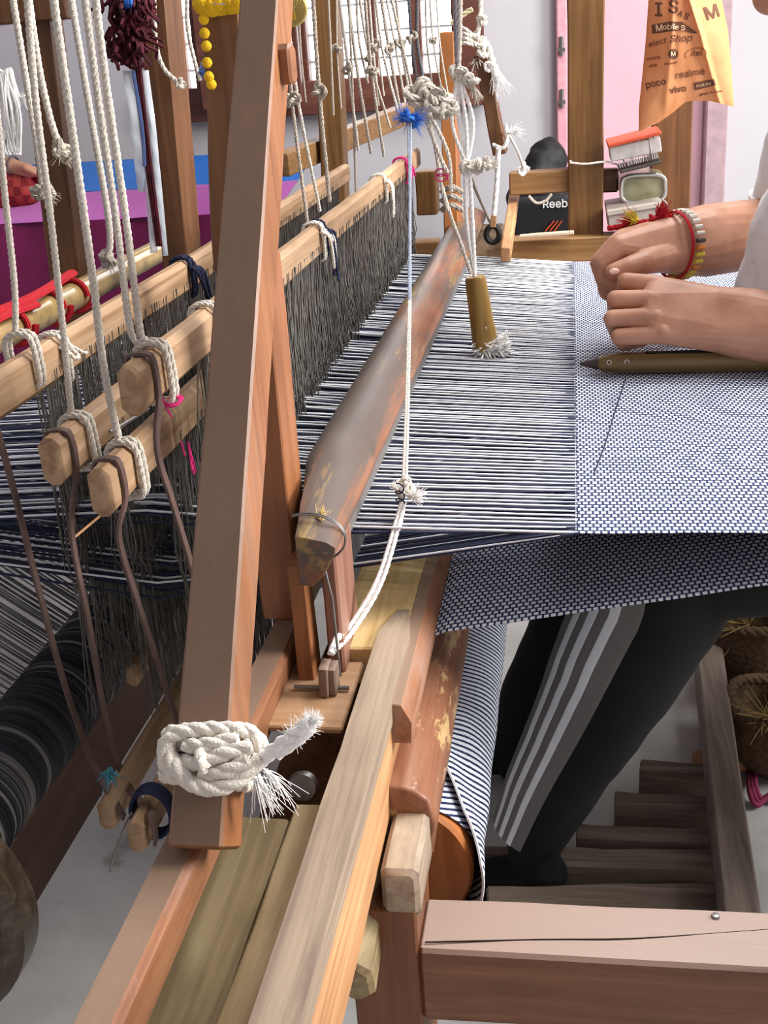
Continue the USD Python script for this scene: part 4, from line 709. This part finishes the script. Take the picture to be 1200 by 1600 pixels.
# where on the leg's girth the seam panel lies: the side turned to the near end of the loom
i0 = int(len(legL) * .40)
def seam(a0, a1, add, n):
    aa = np.linspace(a0, a1, n); P_ = np.array([ringL(i, aa, add) for i in range(i0, len(legL))]); return P_
_t, _u, _v = frames(legL); _ui = unit(np.cross(_t[-5], [0, 1, 0])); _vi = np.cross(_t[-5], _ui)
out = np.array([-.78, -.62, -.1]); ac = math.atan2(out @ _vi, out @ _ui)
sgn = 1 if np.dot(math.cos(ac + .5) * _ui + math.sin(ac + .5) * _vi, [1, 0, 0]) > np.dot(math.cos(ac - .5) * _ui + math.sin(ac - .5) * _vi, [1, 0, 0]) else -1
def both(a0, a1, add, n):
    v, f = grid(seam(ac + sgn * a0, ac + sgn * a1, add, n)); return np.vstack([v]), np.vstack([f, f[:, ::-1]])
part(we, 'seam_panel', grid(seam(ac - sgn * .75, ac + sgn * .60, .0012, 22), .0018 * -sgn), PANEL, True, label='grey side panel of the trousers')
for k, a0 in enumerate((-.42, -.12, .18)): part(we, 'stripe', grid(seam(ac + sgn * a0, ac + sgn * (a0 + .14), .0026, 6), .001 * -sgn), STRIPE, True, label='white stripe on the trousers' if k == 0 else None)
for jy, jx in ((1.42, 828), (1.74, 812)):
    q = at(jx, 1296 if jy < 1.5 else 1190, Y=jy); ft = body([[(*q, .04), (*(q + [.01, 0, -.04]), .036)], [(q[0] + .02, q[1], .045, .036), (q[0] - .10, q[1] - .015, .035, .03), (q[0] - .17, q[1] - .02, .03, .02)], [(*q, .04), (q[0] + .01, q[1], .05, .036)]], .01, 6)
    part(we, 'shoe', ft, TROUSER, True)
# wrist threads and bracelet of the right arm
wr = (np.array(rw1[:3]) + np.array(rw2[:3])) / 2; wd = unit(np.array(elR) - wr); wc0 = wr + wd * .012; ws_ = unit(np.cross(wd, [0, 0, 1])); wu = np.cross(ws_, wd)
def wring(off, t, ra=.029, rb=.0385): return wc0 + wd * off + ws_ * ra * math.cos(t) + wu * rb * math.sin(t)
br = thing('bracelet', 'beaded bracelet of pale and yellow-orange beads on the weaver wrist', 'bracelet', wc0)
bc = [('pale_bead', C('cfc9bd')), ('dark_bead', C('4c463f')), ('yellow_bead', C('d9c24a')), ('orange_bead', C('d2813c'))]
bm = {nm: plain(nm, c, .35, .1) for nm, c in bc}
for k, t in enumerate(np.linspace(0, 2 * np.pi, 30, endpoint=False)):
    sv_ = math.sin(t); nm = 'pale_bead' if sv_ > .35 else 'dark_bead' if sv_ > .0 else ('orange_bead' if k % 3 == 0 else 'yellow_bead')
    part(br, 'bead', lathe([(0, -.007), (.003, -.007), (.0036, 0), (.003, .007), (0, .007)], wring(.004, t, .0385, .046), wd, 8), bm[nm])
kl = thing('wrist_thread', 'red sacred thread with yellow tassel tied on the weaver wrist', 'wrist thread', wc0)
part(kl, 'wrap', [tube([wring(-.008 - .0028 * k, t, .037, .046) for t in np.linspace(0, 2 * np.pi, 36)], .0013, 6) for k in range(2)], RED_YARN, 60)
kt0 = at(1005, 347, Y=1.66)
part(kl, 'tassel', [rope(curve([wring(-.01, 1.7, .03, .041), at(1018, 345, Y=1.66), kt0, at(985, 352, Y=1.66), at(950, 357, Y=1.66)], 30), .0042, .02, 3, 6), tuft(at(1030, 335, Y=1.66), (.5, 0, .8), 50, .018, .0012, .6, 91), tuft(at(995, 348, Y=1.66), (-1, 0, .1), 40, .03, .001, .3, 92), knot(at(1022, 342, Y=1.66), .008, .003, 93)], RED_YARN, 60)
part(kl, 'yellow_thread', tuft(at(994, 345, Y=1.655), (-.7, 0, .5), 26, .022, .0011, .45, 94), plain('yellow_thread', C('c9b23c'), .8), 60)
part(kl, 'white_thread', tube(curve([at(1030, 338, Y=1.66), at(1043, 322, Y=1.66), at(1034, 310, Y=1.66)], 16), .001, 5), WHITE_TUFT)
bench = thing('bench', 'plain wooden bench beneath the weaver', 'bench', (.62, 1.57, 0))
part(bench, 'seat', beam((.60, 1.0, .40), (.60, 2.2, .40), .26, .04, (1, 0, 0), .004), W_DARK)
for q in ((.53, 1.1), (.7, 1.1), (.53, 2.15), (.7, 2.15)): part(bench, 'leg', beam((*q, 0), (*q, .38), .05, .05, (1, 0, 0), .003), W_DARK)

# ---------------------------------------------------------------- floor things under the loom
tf = thing('treadle_frame', 'dusty timber treadles fixed to a long floor beam under the cloth', 'treadles', (.2, 1.5, 0))
g0, g1 = at(1108, 1005, Z=.13), at(1163, 1445, Z=.13)
part(tf, 'floor_beam', beam((g1 + (g1 - g0) * .4) - [0, 0, .04], g0 - [0, 0, .04], .048, .075, (1, 0, 0), .003), W_DARK, label='long dusty floor beam')
for k, (xa, ya, xb, yb, w) in enumerate([(1000, 1188, 1145, 1202, .035), (960, 1240, 1130, 1252, .04), (900, 1290, 1135, 1300, .035), (750, 1328, 1140, 1336, .045), (760, 1392, 1150, 1388, .045), (860, 1425, 1150, 1412, .04)]):
    a_, b_ = at(xa, ya, Z=.065), at(xb, yb, Z=.065); a_[2] = b_[2] = .03
    part(tf, 'treadle', beam(a_, b_, w, .055, (0, 1, 0), .003), W_DARKX)
part(tf, 'treadle', beam(at(1090, 1196, Z=.02), at(1180, 1178, Z=.02), .05, .03, (0, 1, 0), .003), W_TAN)
JUTE = plain('brown_jute', C('54422f'), .95, .35, 120, .8)
for k, (x, y, R0, h, lb) in enumerate([(1182, 1068, .125, .17, 'open brown jute basket on the floor behind the beam'), (1215, 1185, .10, .12, 'lower brown jute bundle at the right picture edge')]):
    c = at(x, y, Z=0); bk = thing('jute_basket', lb, 'basket', c)
    prof = [(0, 0), (R0 * .75, .0), (R0 * .95, h * .3), (R0, h * .6), (R0 * .9, h), (R0 * .78, h * .97), (R0 * .82, h * .6), (R0 * .6, .03), (0, .03)]
    v, f = lathe(prof, c, (0, 0, 1), 40); v = v + ((meshkit.fbm(v * 22, 3, k) - .5) * .035)[:, None] * unit([1, 1, .4]); part(bk, 'body', (v, f), JUTE, 60)
    part(bk, 'rim', rope([c + np.array([R0 * .86 * math.cos(t), R0 * .86 * math.sin(t), h * .98 + .006 * math.sin(3 * t)]) for t in np.linspace(0, 2 * np.pi, 60)], .011, .05, 3, 6), JUTE, 60)
    part(bk, 'loose_straw', tuft(c + [-R0 * .3, -R0 * .6, h], (-.6, -.4, .5), 14, .10, .0018, .6, 95 + k), plain('straw_%s' % 'ab'[k], C('8f7a4a'), .8), 60)
pk_ = thing('yarn_scrap', 'tangle of dark pink yarn on the floor at right', 'yarn', at(1185, 1240, Z=0))
part(pk_, 'strand', [tube(curve([at(1170, 1208, Z=.01), at(1172, 1240, Z=.02), at(1182, 1258, Z=.01), at(1200, 1246, Z=.012), at(1215, 1250, Z=.012)], 40) + [.006 * k, .008 * k, 0], .005, 6) for k in range(3)], plain('dusty_pink_yarn', C('7a2747'), .9), 60)
sb = single('small_board', beam(at(1150, 1122, Z=.02), at(1195, 1120, Z=.02), .16, .04, (0, 1, 0), .003), W_DARKX, 'small grey board on the floor behind the jute basket', 'board')

# ---------------------------------------------------------------- things at the far end
BAG = mat('orange_bag_cloth', {'g': ('geometry', {}), 'n': ('noise_texture', {'scale': 14., 'detail': 5}), 'r': ('rgb_ramp', {'ramp': [(.3, C('da8f5a')), (.7, C('eda775'))]}), 'w': ('noise_texture', {'scale': 900., 'detail': 1}), 'b': ('bump', {'strength': .15, 'distance': .001}),
                               'p': ('principled_bsdf', {'roughness': .75}), 't': ('translucent_bsdf', {'color': C('eda66c')}), 'x': ('mix_closure', {'fac': .15})},
          [('g.position', 'n.vector'), ('n.fac', 'r.fac'), ('r.color', 'p.base_color'), ('g.position', 'w.vector'), ('w.fac', 'b.height'), ('b.normal', 'p.normal'), ('p.BSDF', 'x.closure1'), ('t.BSDF', 'x.closure2')], 'x.closure')
BY = 2.45
def b_l(v): return np.interp(v, [0, .3, .55, .8, 1], [1024, 1013, 1009, 1003, 998])
def b_r(v): return np.interp(v, [0, .25, .5, .75, .93, 1], [1108, 1126, 1138, 1143, 1146, 1148])
def b_b(u): return np.interp(u, [0, .07, .2, .34, .48, .56, .75, .93, 1], [206, 201, 192, 178, 160, 157, 158, 164, 167])
def bag_point(u, v, side=0, d=0.):
    u, v = np.asarray(u, float), np.asarray(v, float); y = -70 + (b_b(u) + 70) * v; vx = np.clip((y + 70) / 240, 0, 1); x = b_l(vx) + (b_r(vx) - b_l(vx)) * u
    e = (4 * u * (1 - u)).clip(0) ** .6; bul = (.012 + .045 * np.sin(np.pi * np.clip(v, 0, 1) ** .8) ** .8) * e
    fold = .010 * np.exp(-((u - (.30 + .02 * np.sin(v * 5))) / .035) ** 2) * np.clip(1.1 - v, 0, 1) + .014 * np.exp(-((u - (.62 + .42 * (v - .45))) / .03) ** 2) * (v > .2) + .008 * (meshkit.fbm(np.stack([u * 5, v * 5, u * 0], -1), 3, 4) - .5)
    Y = BY - (bul + fold * e + d) if not side else BY + bul * .6
    dirs = np.stack([x - 600., y - 800., np.full_like(x, FPX)], -1) @ ROT.T; t = Y / dirs[..., 1]; return EYE + dirs * t[..., None]
U, V_ = np.meshgrid(np.linspace(0, 1, 60), np.linspace(0, 1, 60), indexing='ij')
bag = thing('cloth_bag', 'orange printed cloth bag hanging before the far post', 'bag', at(1070, 160, Y=BY))
fv, ff = grid(bag_point(U, V_)); bv, bf = grid(bag_point(U, V_, 1)); part(bag, 'body', [(fv, ff[:, ::-1]), (bv, bf)], BAG, True)
part(bag, 'handle', tube(curve([at(1040, -60, Y=BY), at(1062, -120, Y=BY), at(1090, -60, Y=BY)], 24), .008, 8, flat=.4), BAG)
INK = plain('brown_print_ink', C('6b4636'), .8, .1)
CREAM = plain('pale_print', C('f2c9a0'), .8, .05)
def bag_text(s, x0, y0, h, rot=0., bold=False, m=INK, name='lettering', shear=0., lift=.0008):
    t = meshkit.text_mesh(s, h, .001, bold); t = t.subdivide_to_size(max(2.0, h * .25)) if True else t
    q = np.array(t.vertices); q[:, 0] += shear * q[:, 1]; c, s_ = math.cos(math.radians(rot)), math.sin(math.radians(rot))
    X_ = x0 + q[:, 0] * c + q[:, 1] * s_; Y_ = y0 + q[:, 0] * s_ - q[:, 1] * c
    return bag_mesh(X_, Y_, q[:, 2], np.array(t.faces), m, name, lift)
def bag_mesh(X_, Y_, Zt, F, m, name, lift=.0008):
    vx = np.clip((Y_ + 70) / 240, 0, 1); u = np.clip((X_ - b_l(vx)) / (b_r(vx) - b_l(vx)), .005, .995); v = (Y_ + 70) / (b_b(u) + 70)
    part(bag, name, (bag_point(u, v, 0, lift + (Zt > Zt.mean()) * .0006), F[:, ::-1]), m, False)
def bag_poly(pts, m, name, lift=.0008):
    from shapely.geometry import Polygon
    t = trimesh.creation.extrude_polygon(Polygon(pts), 1.0, engine='earcut').subdivide_to_size(4.0); q = np.array(t.vertices); bag_mesh(q[:, 0], q[:, 1], q[:, 2], np.array(t.faces), m, name, lift)
bag_text('I', 1022, 25, 21, 0, True); bag_text('S', 1042, 19, 20, 6, True); bag_text('M', 1103, 32, 20, -18, True); bag_text('S', 1067, 27, 9, 32, True); bag_text('A', 1058, 23, 8, 25, True)
bag_poly([(1018, 39), (1045, 34), (1066, 34), (1090, 52), (1081, 52), (1064, 47), (1046, 49), (1019, 53)], INK, 'banner')
bag_text('M', 1024, 49, 10, -5, True, CREAM, lift=.0018); bag_text('o', 1035.5, 46, 8, -5, True, CREAM, lift=.0018); bag_text('b', 1042, 46, 9, 0, True, CREAM, lift=.0018); bag_text('ile S', 1048, 45, 8, 7, True, CREAM, lift=.0018)
bag_text('elect', 1013, 74, 9, -14, shear=.3); bag_text('Shop', 1045, 66, 11, -3, shear=.3)
bag_poly([(1052 + 8 * math.cos(t), 84.5 + 8 * math.sin(t)) for t in np.linspace(0, 2 * np.pi, 24, endpoint=False)], INK, 'emblem'); bag_text('M', 1047.5, 87.5, 7, 0, True, CREAM, 'emblem_letter', lift=.0018)
bag_text('motorola', 1038, 102, 3.6, -9)
bag_text('itel', 1079, 88, 9, -3, False, shear=.25)
el = [(1087 + 17 * math.cos(t), 84 + 9 * math.sin(t) - 2 * math.cos(t)) for t in np.linspace(2.6, 6.8, 30)]; bag_poly(el + [(x * .955 + 1087 * .045, y * .93 + 84 * .07) for x, y in el[::-1]], INK, 'emblem_ring')
bag_text('msung', 1011, 95, 5, -12); bag_text('okia', 1014, 106, 5, -12); bag_text('realme', 1056, 123, 10.5, -9); bag_text('poco', 1009, 138, 10, -12, True); bag_text('vivo', 1047, 146, 9.5, -9, True)
bag_poly([(1083, 130), (1116, 123.5), (1119, 133), (1086, 141)], INK, 'printed_label'); bag_text('mobile', 1088, 137, 5.5, -11, False, CREAM, lift=.0018); bag_text('gallery & more', 1092, 150, 4, -10)

bb = thing('black_bag', 'slumped black sports bag with white lettering against the far wall', 'bag', at(845, 360, Y=3.25))
bbody = body([[(*at(845, 300, Y=3.25), .085), (*at(850, 250, Y=3.25), .06), (*at(836, 252, Y=3.25), .04)], [(*at(842, 340, Y=3.25), .085), (*at(845, 300, Y=3.25), .085)], [(*at(845, 420, Y=3.25), .09), (*at(842, 340, Y=3.25), .085)]], .012, 6)
v = np.array(bbody.vertices); v += np.array(bbody.vertex_normals) * ((meshkit.fbm(v * 11, 3, 2) - .5) * .07)[:, None]; part(bb, 'body', (v, np.array(bbody.faces)), plain('black_nylon', C('1b1b1f'), .6, .2, 80, .1), True)
part(bb, 'front_pocket', beam(at(848, 402, Y=3.14), at(848, 306, Y=3.14), .16, .03, (1, 0, 0), .012), plain('black_pocket', C('202024'), .6, .2, 80), 40)
tm = meshkit.text_mesh('Reebok', .020, .001, True); v = np.array(tm.vertices); o = at(847, 325, Y=3.122); part(bb, 'lettering', (np.stack([o[0] + v[:, 0], o[1] - v[:, 2], o[2] + v[:, 1]], 1), np.array(tm.faces)[:, ::-1]), plain('white_print', C('dcdcdc'), .6), False)
for k in range(3): part(bb, 'orange_piping', tube([at(852 + 7 * k, 361, Y=3.12), at(866 + 6 * k, 345, Y=3.12)], .002, 6), plain('orange_piping_%s' % 'abc'[k], C('c9532a'), .6))
part(bb, 'pull_cord', tube(curve([at(826, 306, Y=2.56), at(838, 317, Y=2.56), at(852, 314, Y=2.56), at(862, 303, Y=2.56)], 20), .003, 6), CORD)
# pile between the two far posts
c0 = at(980, 330, Y=2.62)
gb = thing('grey_box', 'worn grey cardboard box on the lower rail, under the oval tin', 'box', (c0[0], 2.62, .813))
part(gb, 'body', beam(at(948, 338, Y=2.6), at(1030, 326, Y=2.6), .16, .036, (0, 1, 0), .003), plain('grey_card', C('a59a93'), .7, .12, 20)); part(gb, 'lid', beam(at(946, 325, Y=2.6), at(1030, 311, Y=2.6), .17, .012, (0, 1, 0), .002), plain('grey_card_lid', C('b5aaa2'), .5, .1, 20))
tn = thing('oval_tin', 'shiny oval tin with rounded rim on the grey box', 'tin', at(1000, 300, Y=2.62))
tc = at(1003, 290, Y=2.64)
def rr(w, h, k=26): t = np.linspace(0, 2 * np.pi, k, endpoint=False); return np.stack([np.sign(np.cos(t)) * abs(np.cos(t)) ** .5 * w, np.sign(np.sin(t)) * abs(np.sin(t)) ** .5 * h], 1)
part(tn, 'body', sweep(rr(.048, .030), tc + [0, -.05, 0], tc + [0, .08, 0], (1, 0, 0), .004), plain('olive_tin', C('8d8a6e'), .25, .25, 30, metallic=.3), 50)
part(tn, 'rim', tube([tc + [a, -.052, b] for a, b in rr(.046, .028)] + [tc + [rr(.046, .028)[0][0], -.052, rr(.046, .028)[0][1]]], .0045, 8), plain('bright_tin', C('d5d6d2'), .2, .05, metallic=.9), 60)
bk = thing('pattern_book', 'thick book with orange cover and ruffled grey pages lying on the tin', 'book', at(985, 262, Y=2.62))
qa, qb = at(952, 238, Y=2.6), at(1030, 222, Y=2.6); bu = np.cross(unit(qb - qa), [0, -1, 0]); bu = unit(bu if bu[2] > 0 else -bu)
part(bk, 'cover', beam(at(948, 224, Y=2.6), at(1030, 203, Y=2.6), .14, .008, (0, 1, 0), .002), plain('orange_cover', C('dc5e3f'), .5)); part(bk, 'cover', beam(at(966, 264, Y=2.6), at(1030, 248, Y=2.6), .14, .006, (0, 1, 0), .002), plain('dark_cover', C('4c4641'), .6))
g = np.random.default_rng(9); pg = []
for k in range(34):
    f_ = k / 33; a_ = at(957 + f_ * 66 + g.normal(0, .6), 226 - f_ * 16, Y=2.55 + g.normal(0, .002)); b_ = at(971 + f_ * 56 + g.normal(0, 1), 262 - f_ * 15, Y=2.55 + g.normal(0, .002)); pg.append(beam(b_, a_, .0017, .004, (1, 0, 0), .0003, 2, 0))
part(bk, 'pages', pg + [beam(qa, qb, .11, .030, (0, 1, 0), .002)], plain('grey_pages', C('c9c6c2'), .8, .15, 60), False, kind='stuff')
wb2 = single('wood_offcut', beam(at(928, 282, Y=2.63), at(966, 280, Y=2.63), .05, .048, (0, 1, 0), .004), W_POSTD, 'short dark wood block sticking out right of the golden post', 'block')
st = single('post_string', [tube(curve([at(891, 254, Y=2.555), at(915, 256, Y=2.553), at(945, 253, Y=2.553), at(964, 257, Y=2.56)], 20), .0022, 6), tube([at(892, 256, Y=2.556), at(891, 250, Y=2.556)], .002, 6)], WHITE_TUFT, 'white string tied round the golden far post', 'string')
bl_ = single('bundle_wrap', [rope(curve([at(690, 300 + 14 * k, Y=2.3), at(705, 292 + 14 * k, Y=2.28), at(722, 300 + 14 * k, Y=2.3)], 16), .006, .04, 3, 6) for k in range(3)], CORD2, 'old cord wrapped round the far end of the cap', 'cord')
for k, (x, y, Y, w, h, m, lb) in enumerate([(655, 392, 2.75, .10, .05, W_RAILX, 'tan wood block beyond the far end of the shafts'), (668, 300, 2.8, .05, .10, W_POST, 'brown block standing behind the grey curtain of heddles'), (752, 385, 2.62, .10, .09, W_GREY, 'grey-white chipped block under the iron ring')]):
    c = at(x, y, Y=Y); single('wood_block', beam(c - [0, 0, h / 2], c + [0, 0, h / 2], w, .06, (1, 0, 0), .003), m, lb, 'block')

# ---------------------------------------------------------------- the neighbouring loom and left background
MAG = plain('magenta_silk', C('a82a9e'), .55, .08, 30, sheen=.3); BLU = plain('blue_silk', C('2f6fc4'), .55, .08, 30); MAGD = plain('shaded_magenta_silk', C('6a1246'), .6, .1, 30)
nb = thing('neighbour_cloth', 'magenta cloth with blue end on the neighbouring loom', 'cloth', (-1.2, 3.0, .85))
xa = np.linspace(-2.2, -.72, 40); yb = np.linspace(2.85, 3.12, 12); XX, YY = np.meshgrid(xa, yb, indexing='ij')
ztop = at(0, 350, Y=2.85)[2]; ZZ = ztop + (YY - 2.85) * .16 + .006 * (meshkit.noise(np.stack([XX * 6, YY * 6, XX * 0], -1), 2) - .5)
part(nb, 'sheet', grid(np.stack([XX, YY, ZZ], -1), .002), MAG, True)
XX, YY = np.meshgrid(xa, np.linspace(3.12, 3.4, 6), indexing='ij'); part(nb, 'blue_end', grid(np.stack([XX, YY, ZZ[:, :1] * 0 + ztop + .043 + (YY - 3.12) * .2], -1), .002), BLU, True)
XX, ZZ2 = np.meshgrid(xa, np.linspace(.2, ztop, 14), indexing='ij'); part(nb, 'hanging_front', grid(np.stack([XX, 2.85 + .012 * np.sin(XX * 22), ZZ2], -1), .002), MAGD, True)  # same magenta cloth, its shade put into a darker colour
part(nb, 'loom_rail', beam((-2.2, 3.13, ztop - .05), (-.72, 3.13, ztop - .05), .05, .08, (0, 1, 0), .003), W_POSTD)
hk = thing('white_hank', 'fluffy hank of white yarn hanging at the upper left edge', 'yarn', at(10, 240, Y=2.5))
part(hk, 'strands', [tube(curve([at(5 + 14 * math.cos(k), 112 + 6 * math.sin(k * 2), Y=2.5), at(18 + 12 * math.cos(k * 1.7), 170, Y=2.5 + .02 * math.sin(k)), at(14 + 18 * math.cos(k * 2.3), 236 + 6 * math.sin(k), Y=2.5)], 14), .0028, 5) for k in range(60)] + [tuft(at(32, 150, Y=2.49), (1, 0, -.3), 24, .05, .001, .5, 61)], WHITE_TUFT, 60, kind='stuff')
mh = thing('maroon_hank', 'dark maroon and blue hank of yarn hanging beside the dark post', 'yarn', at(205, 110, Y=1.85))
g = np.random.default_rng(14); ms = []
for k in range(170):
    x, y = 205 + g.normal(0, 17), g.uniform(-30, 75); ms.append(tube(curve([at(x, y, Y=1.85 + g.normal(0, .015)), at(x + g.normal(0, 9), y + 18, Y=1.84 + g.normal(0, .02)), at(x + g.normal(0, 12), y + 34 + g.normal(0, 5), Y=1.85 + g.normal(0, .015))], 10), .0027, 5))
part(mh, 'strands', ms, MAROON, 60, kind='stuff')
part(mh, 'blue_strands', [tube(curve([at(200 + g.normal(0, 5), -20, Y=1.82), at(203 + g.normal(0, 5), 5, Y=1.81), at(200 + g.normal(0, 6), 12, Y=1.82)], 8), .003, 5) for k in range(10)], BLUE_YARN, 60)
PLAST = mat('clear_plastic', {'p': ('principled_bsdf', {'base_color': (.75, .80, .85), 'roughness': .15, 'specular_ior_level': .8}), 't': ('transparent_bsdf', {}), 'x': ('mix_closure', {'fac': .62})}, [('t.BSDF', 'x.closure1'), ('p.BSDF', 'x.closure2')], 'x.closure')
ps = thing('plastic_strips', 'clear crinkled plastic strips and maroon threads hanging below the hank', 'plastic strips', at(235, 390, Y=1.86))
for k, (x0, x1, w, y1) in enumerate([(198, 222, .014, 300), (208, 240, .012, 395), (226, 250, .010, 380), (218, 258, .008, 400)]):
    p = curve([at(x0, 110, Y=1.86), at((x0 + x1) / 2 + 3, 230, Y=1.85 + .01 * (k % 2)), at(x1, y1, Y=1.86)], 30); nz_ = (meshkit.noise(p * 60, k) - .5) * .006
    part(ps, 'strip', grid(np.stack([p - [w / 2, 0, 0], p + np.stack([nz_ * 0, nz_, nz_ * 0], 1), p + [w / 2, .004, 0]], 1), .0006), PLAST, True)
part(ps, 'thread', [tube(curve([at(210 + 4 * k, 95, Y=1.84), at(226 + 4 * k, 240, Y=1.84), at(246 + 3 * k, 385, Y=1.84)], 24), .0026, 5) for k in range(3)], MAROON, 60)
part(ps, 'blue_thread', tube(curve([at(208, 110, Y=1.835), at(222, 200, Y=1.835), at(226, 260, Y=1.835)], 20), .003, 5), plain('slate_blue_yarn', C('4a5a86'), .9), 60)
pp = thing('hook_cord', 'white cord looping down to a knot on the pink-brown post side', 'cord', at(283, 130, Y=1.98))
part(pp, 'strand', rope(curve([at(240, -40, Y=1.98), at(243, 60, Y=1.98), at(255, 105, Y=1.98), at(278, 129, Y=1.98)], 40), .0042, .03, 3, 6), CORD, 60); part(pp, 'knot', knot(at(283, 131, Y=1.98), .008, .004, 99), CORD, 60)
pp = thing('hook_cord', 'short white cord hanging from a pink knot right of the dark post', 'cord', at(312, 125, Y=1.98))
part(pp, 'strand', rope(curve([at(293, -30, Y=1.98), at(293, 40, Y=1.98), at(304, 95, Y=1.98), at(313, 126, Y=1.98)], 40), .0036, .03, 3, 6), CORD, 60); part(pp, 'blue_thread', tuft(at(312, 113, Y=1.98), (.3, 0, 0), 30, .02, .0008, .9, 98), plain('dusty_blue_yarn', C('4d6a9e'), .9), 60)
ga = thing('flower_garland', 'garland of yellow flowers across the top of the brown post', 'garland', at(350, 5, Y=1.20))
g = np.random.default_rng(17)
for k, (x, y) in enumerate([(316, 6), (330, 9), (344, 7), (358, 5), (372, 4), (386, 3), (318, 30), (319, 52), (322, 72), (323, 98), (326, 120), (330, 132)]):
    c = at(x, y, Y=1.205); r = .0085 if k < 6 else .0042; part(ga, 'flower', cat_(*[lathe([(0, -r * .4), (r * .7, -r * .3), (r, .1 * r), (r * .8, r * .4), (0, r * .5)], c + np.array([math.cos(q), 0, math.sin(q)]) * r * .35, unit([math.cos(q) * .5, -1, math.sin(q) * .5]), 10) for q in np.linspace(0, 5.2, 6)]), YELLOW, 50)
part(ga, 'string', tube(curve([at(310, 0, Y=1.205), at(345, 6, Y=1.20), at(392, -2, Y=1.205)], 12), .0012, 5), CORD)
orn = thing('gold_ornament', 'round gold fan-shaped ornament hanging right of the swing arm top', 'ornament', at(456, 40, Y=1.05))
oc = at(456, 15, Y=1.05); part(orn, 'disc', lathe([(0, -.001), (.0125, -.001), (.0138, 0), (.0125, .001), (0, .001)], oc, (0, 1, 0), 28), plain('gold_fan', C('cfc07a'), .35, .1, metallic=.6))
part(orn, 'rib', [tube([oc + [0, -.0022, -.006], oc + [.0125 * math.cos(t), -.0022, .0125 * math.sin(t)]], .0004, 4) for t in np.linspace(.2, 2.9, 12)], plain('gold_rib', C('e3d68f'), .3, metallic=.6)); part(orn, 'bead', [lathe([(0, -.0008), (.0013, 0), (0, .0008)], oc + [.002 * i, -.0025, -.003 - .002 * j], (0, 1, 0), 8) for i in (-1, 0, 1) for j in range(3)], plain('gold_bead', C('d8b43a'), .3, metallic=.7))
part(orn, 'thread', tube([oc + [0, 0, .0138], oc + [0, 0, .05]], .0006, 4), RED_YARN)
sa, sb_ = at(304, 100, Y=3.5)[0], at(468, 100, Y=3.5)[0]; sht = single('window_shutter', [beam(((sa + sb_) / 2, 3.51, wz0 - .05), ((sa + sb_) / 2, 3.51, 2.1), sb_ - sa, .028, (1, 0, 0), .003), beam((sa + .04, 3.49, wz0 - .05), (sa + .04, 3.49, 2.1), .05, .02, (1, 0, 0), .002), beam((sb_ - .04, 3.49, wz0 - .05), (sb_ - .04, 3.49, 2.1), .05, .02, (1, 0, 0), .002)], FRAME_BROWN, 'dark brown shutter covering the left part of the window', 'shutter')
hd2 = thing('person', 'second weaver in dark red checked cloth at left edge, hand over magenta cloth', 'person', (-1.75, 3.25, 0))
f0, f1 = at(-60, 262, Y=3.1), at(44, 268, Y=3.02)
sk = body([[(*at(-110, 190, Y=3.2), .05), (*f0, .038), (*at(15, 262, Y=3.05), .026), (*f1, .02)]] + [[(*f1, .017), (*(f1 + [.03, -.01 + .012 * k, -.004]), .009), (*(f1 + [.045, -.01 + .014 * k, -.02]), .008)] for k in range(4)] + [[(*at(20, 262, Y=3.04), .014), (*(f1 + [.01, -.03, .01]), .009), (*(f1 + [.03, -.03, 0]), .008)], [(*at(-150, 20, Y=3.25), .085), (*at(-140, 60, Y=3.25), .06), (*at(-150, 120, Y=3.25), .055)]], .006, 8)
part(hd2, 'skin', sk, SKIN, True)
CHECK = mat('dark_red_check', {'g': ('geometry', {}), 'c': ('checker_texture', {'scale': 45., 'color1': C('7a1c22'), 'color2': C('a03a34')}), 'p': ('principled_bsdf', {'roughness': .85})}, [('g.position', 'c.vector'), ('c.color', 'p.base_color')])
tq2 = body([[(*at(-150, 150, Y=3.25), .13), (*at(-150, 300, Y=3.25), .15), (-1.95, 3.3, .5, .17)], [(*at(-120, 150, Y=3.22), .075), (*at(-95, 230, Y=3.16), .06)], [(-1.95, 3.3, .5, .15), (-1.5, 3.1, .5, .1)], [(*at(-10, 300, Y=3.05), .05), (*at(40, 295, Y=3.03), .045), (*at(-80, 320, Y=3.1), .09)]], .012, 6)
part(hd2, 'clothing', tq2, CHECK, True)
hc_ = at(-150, 10, Y=3.26); part(hd2, 'hair', body([[(*(hc_ + [-.012, .01, .02]), .088), (*(hc_ + [-.04, .02, -.02]), .075)]], .012, 5), HAIR, True)
part(hd2, 'bracelet', tube([at(22, 262, Y=3.04) + [.004 * math.cos(t), .03 * math.cos(t), .03 * math.sin(t)] for t in np.linspace(0, 6.3, 24)], .003, 6), IRON)
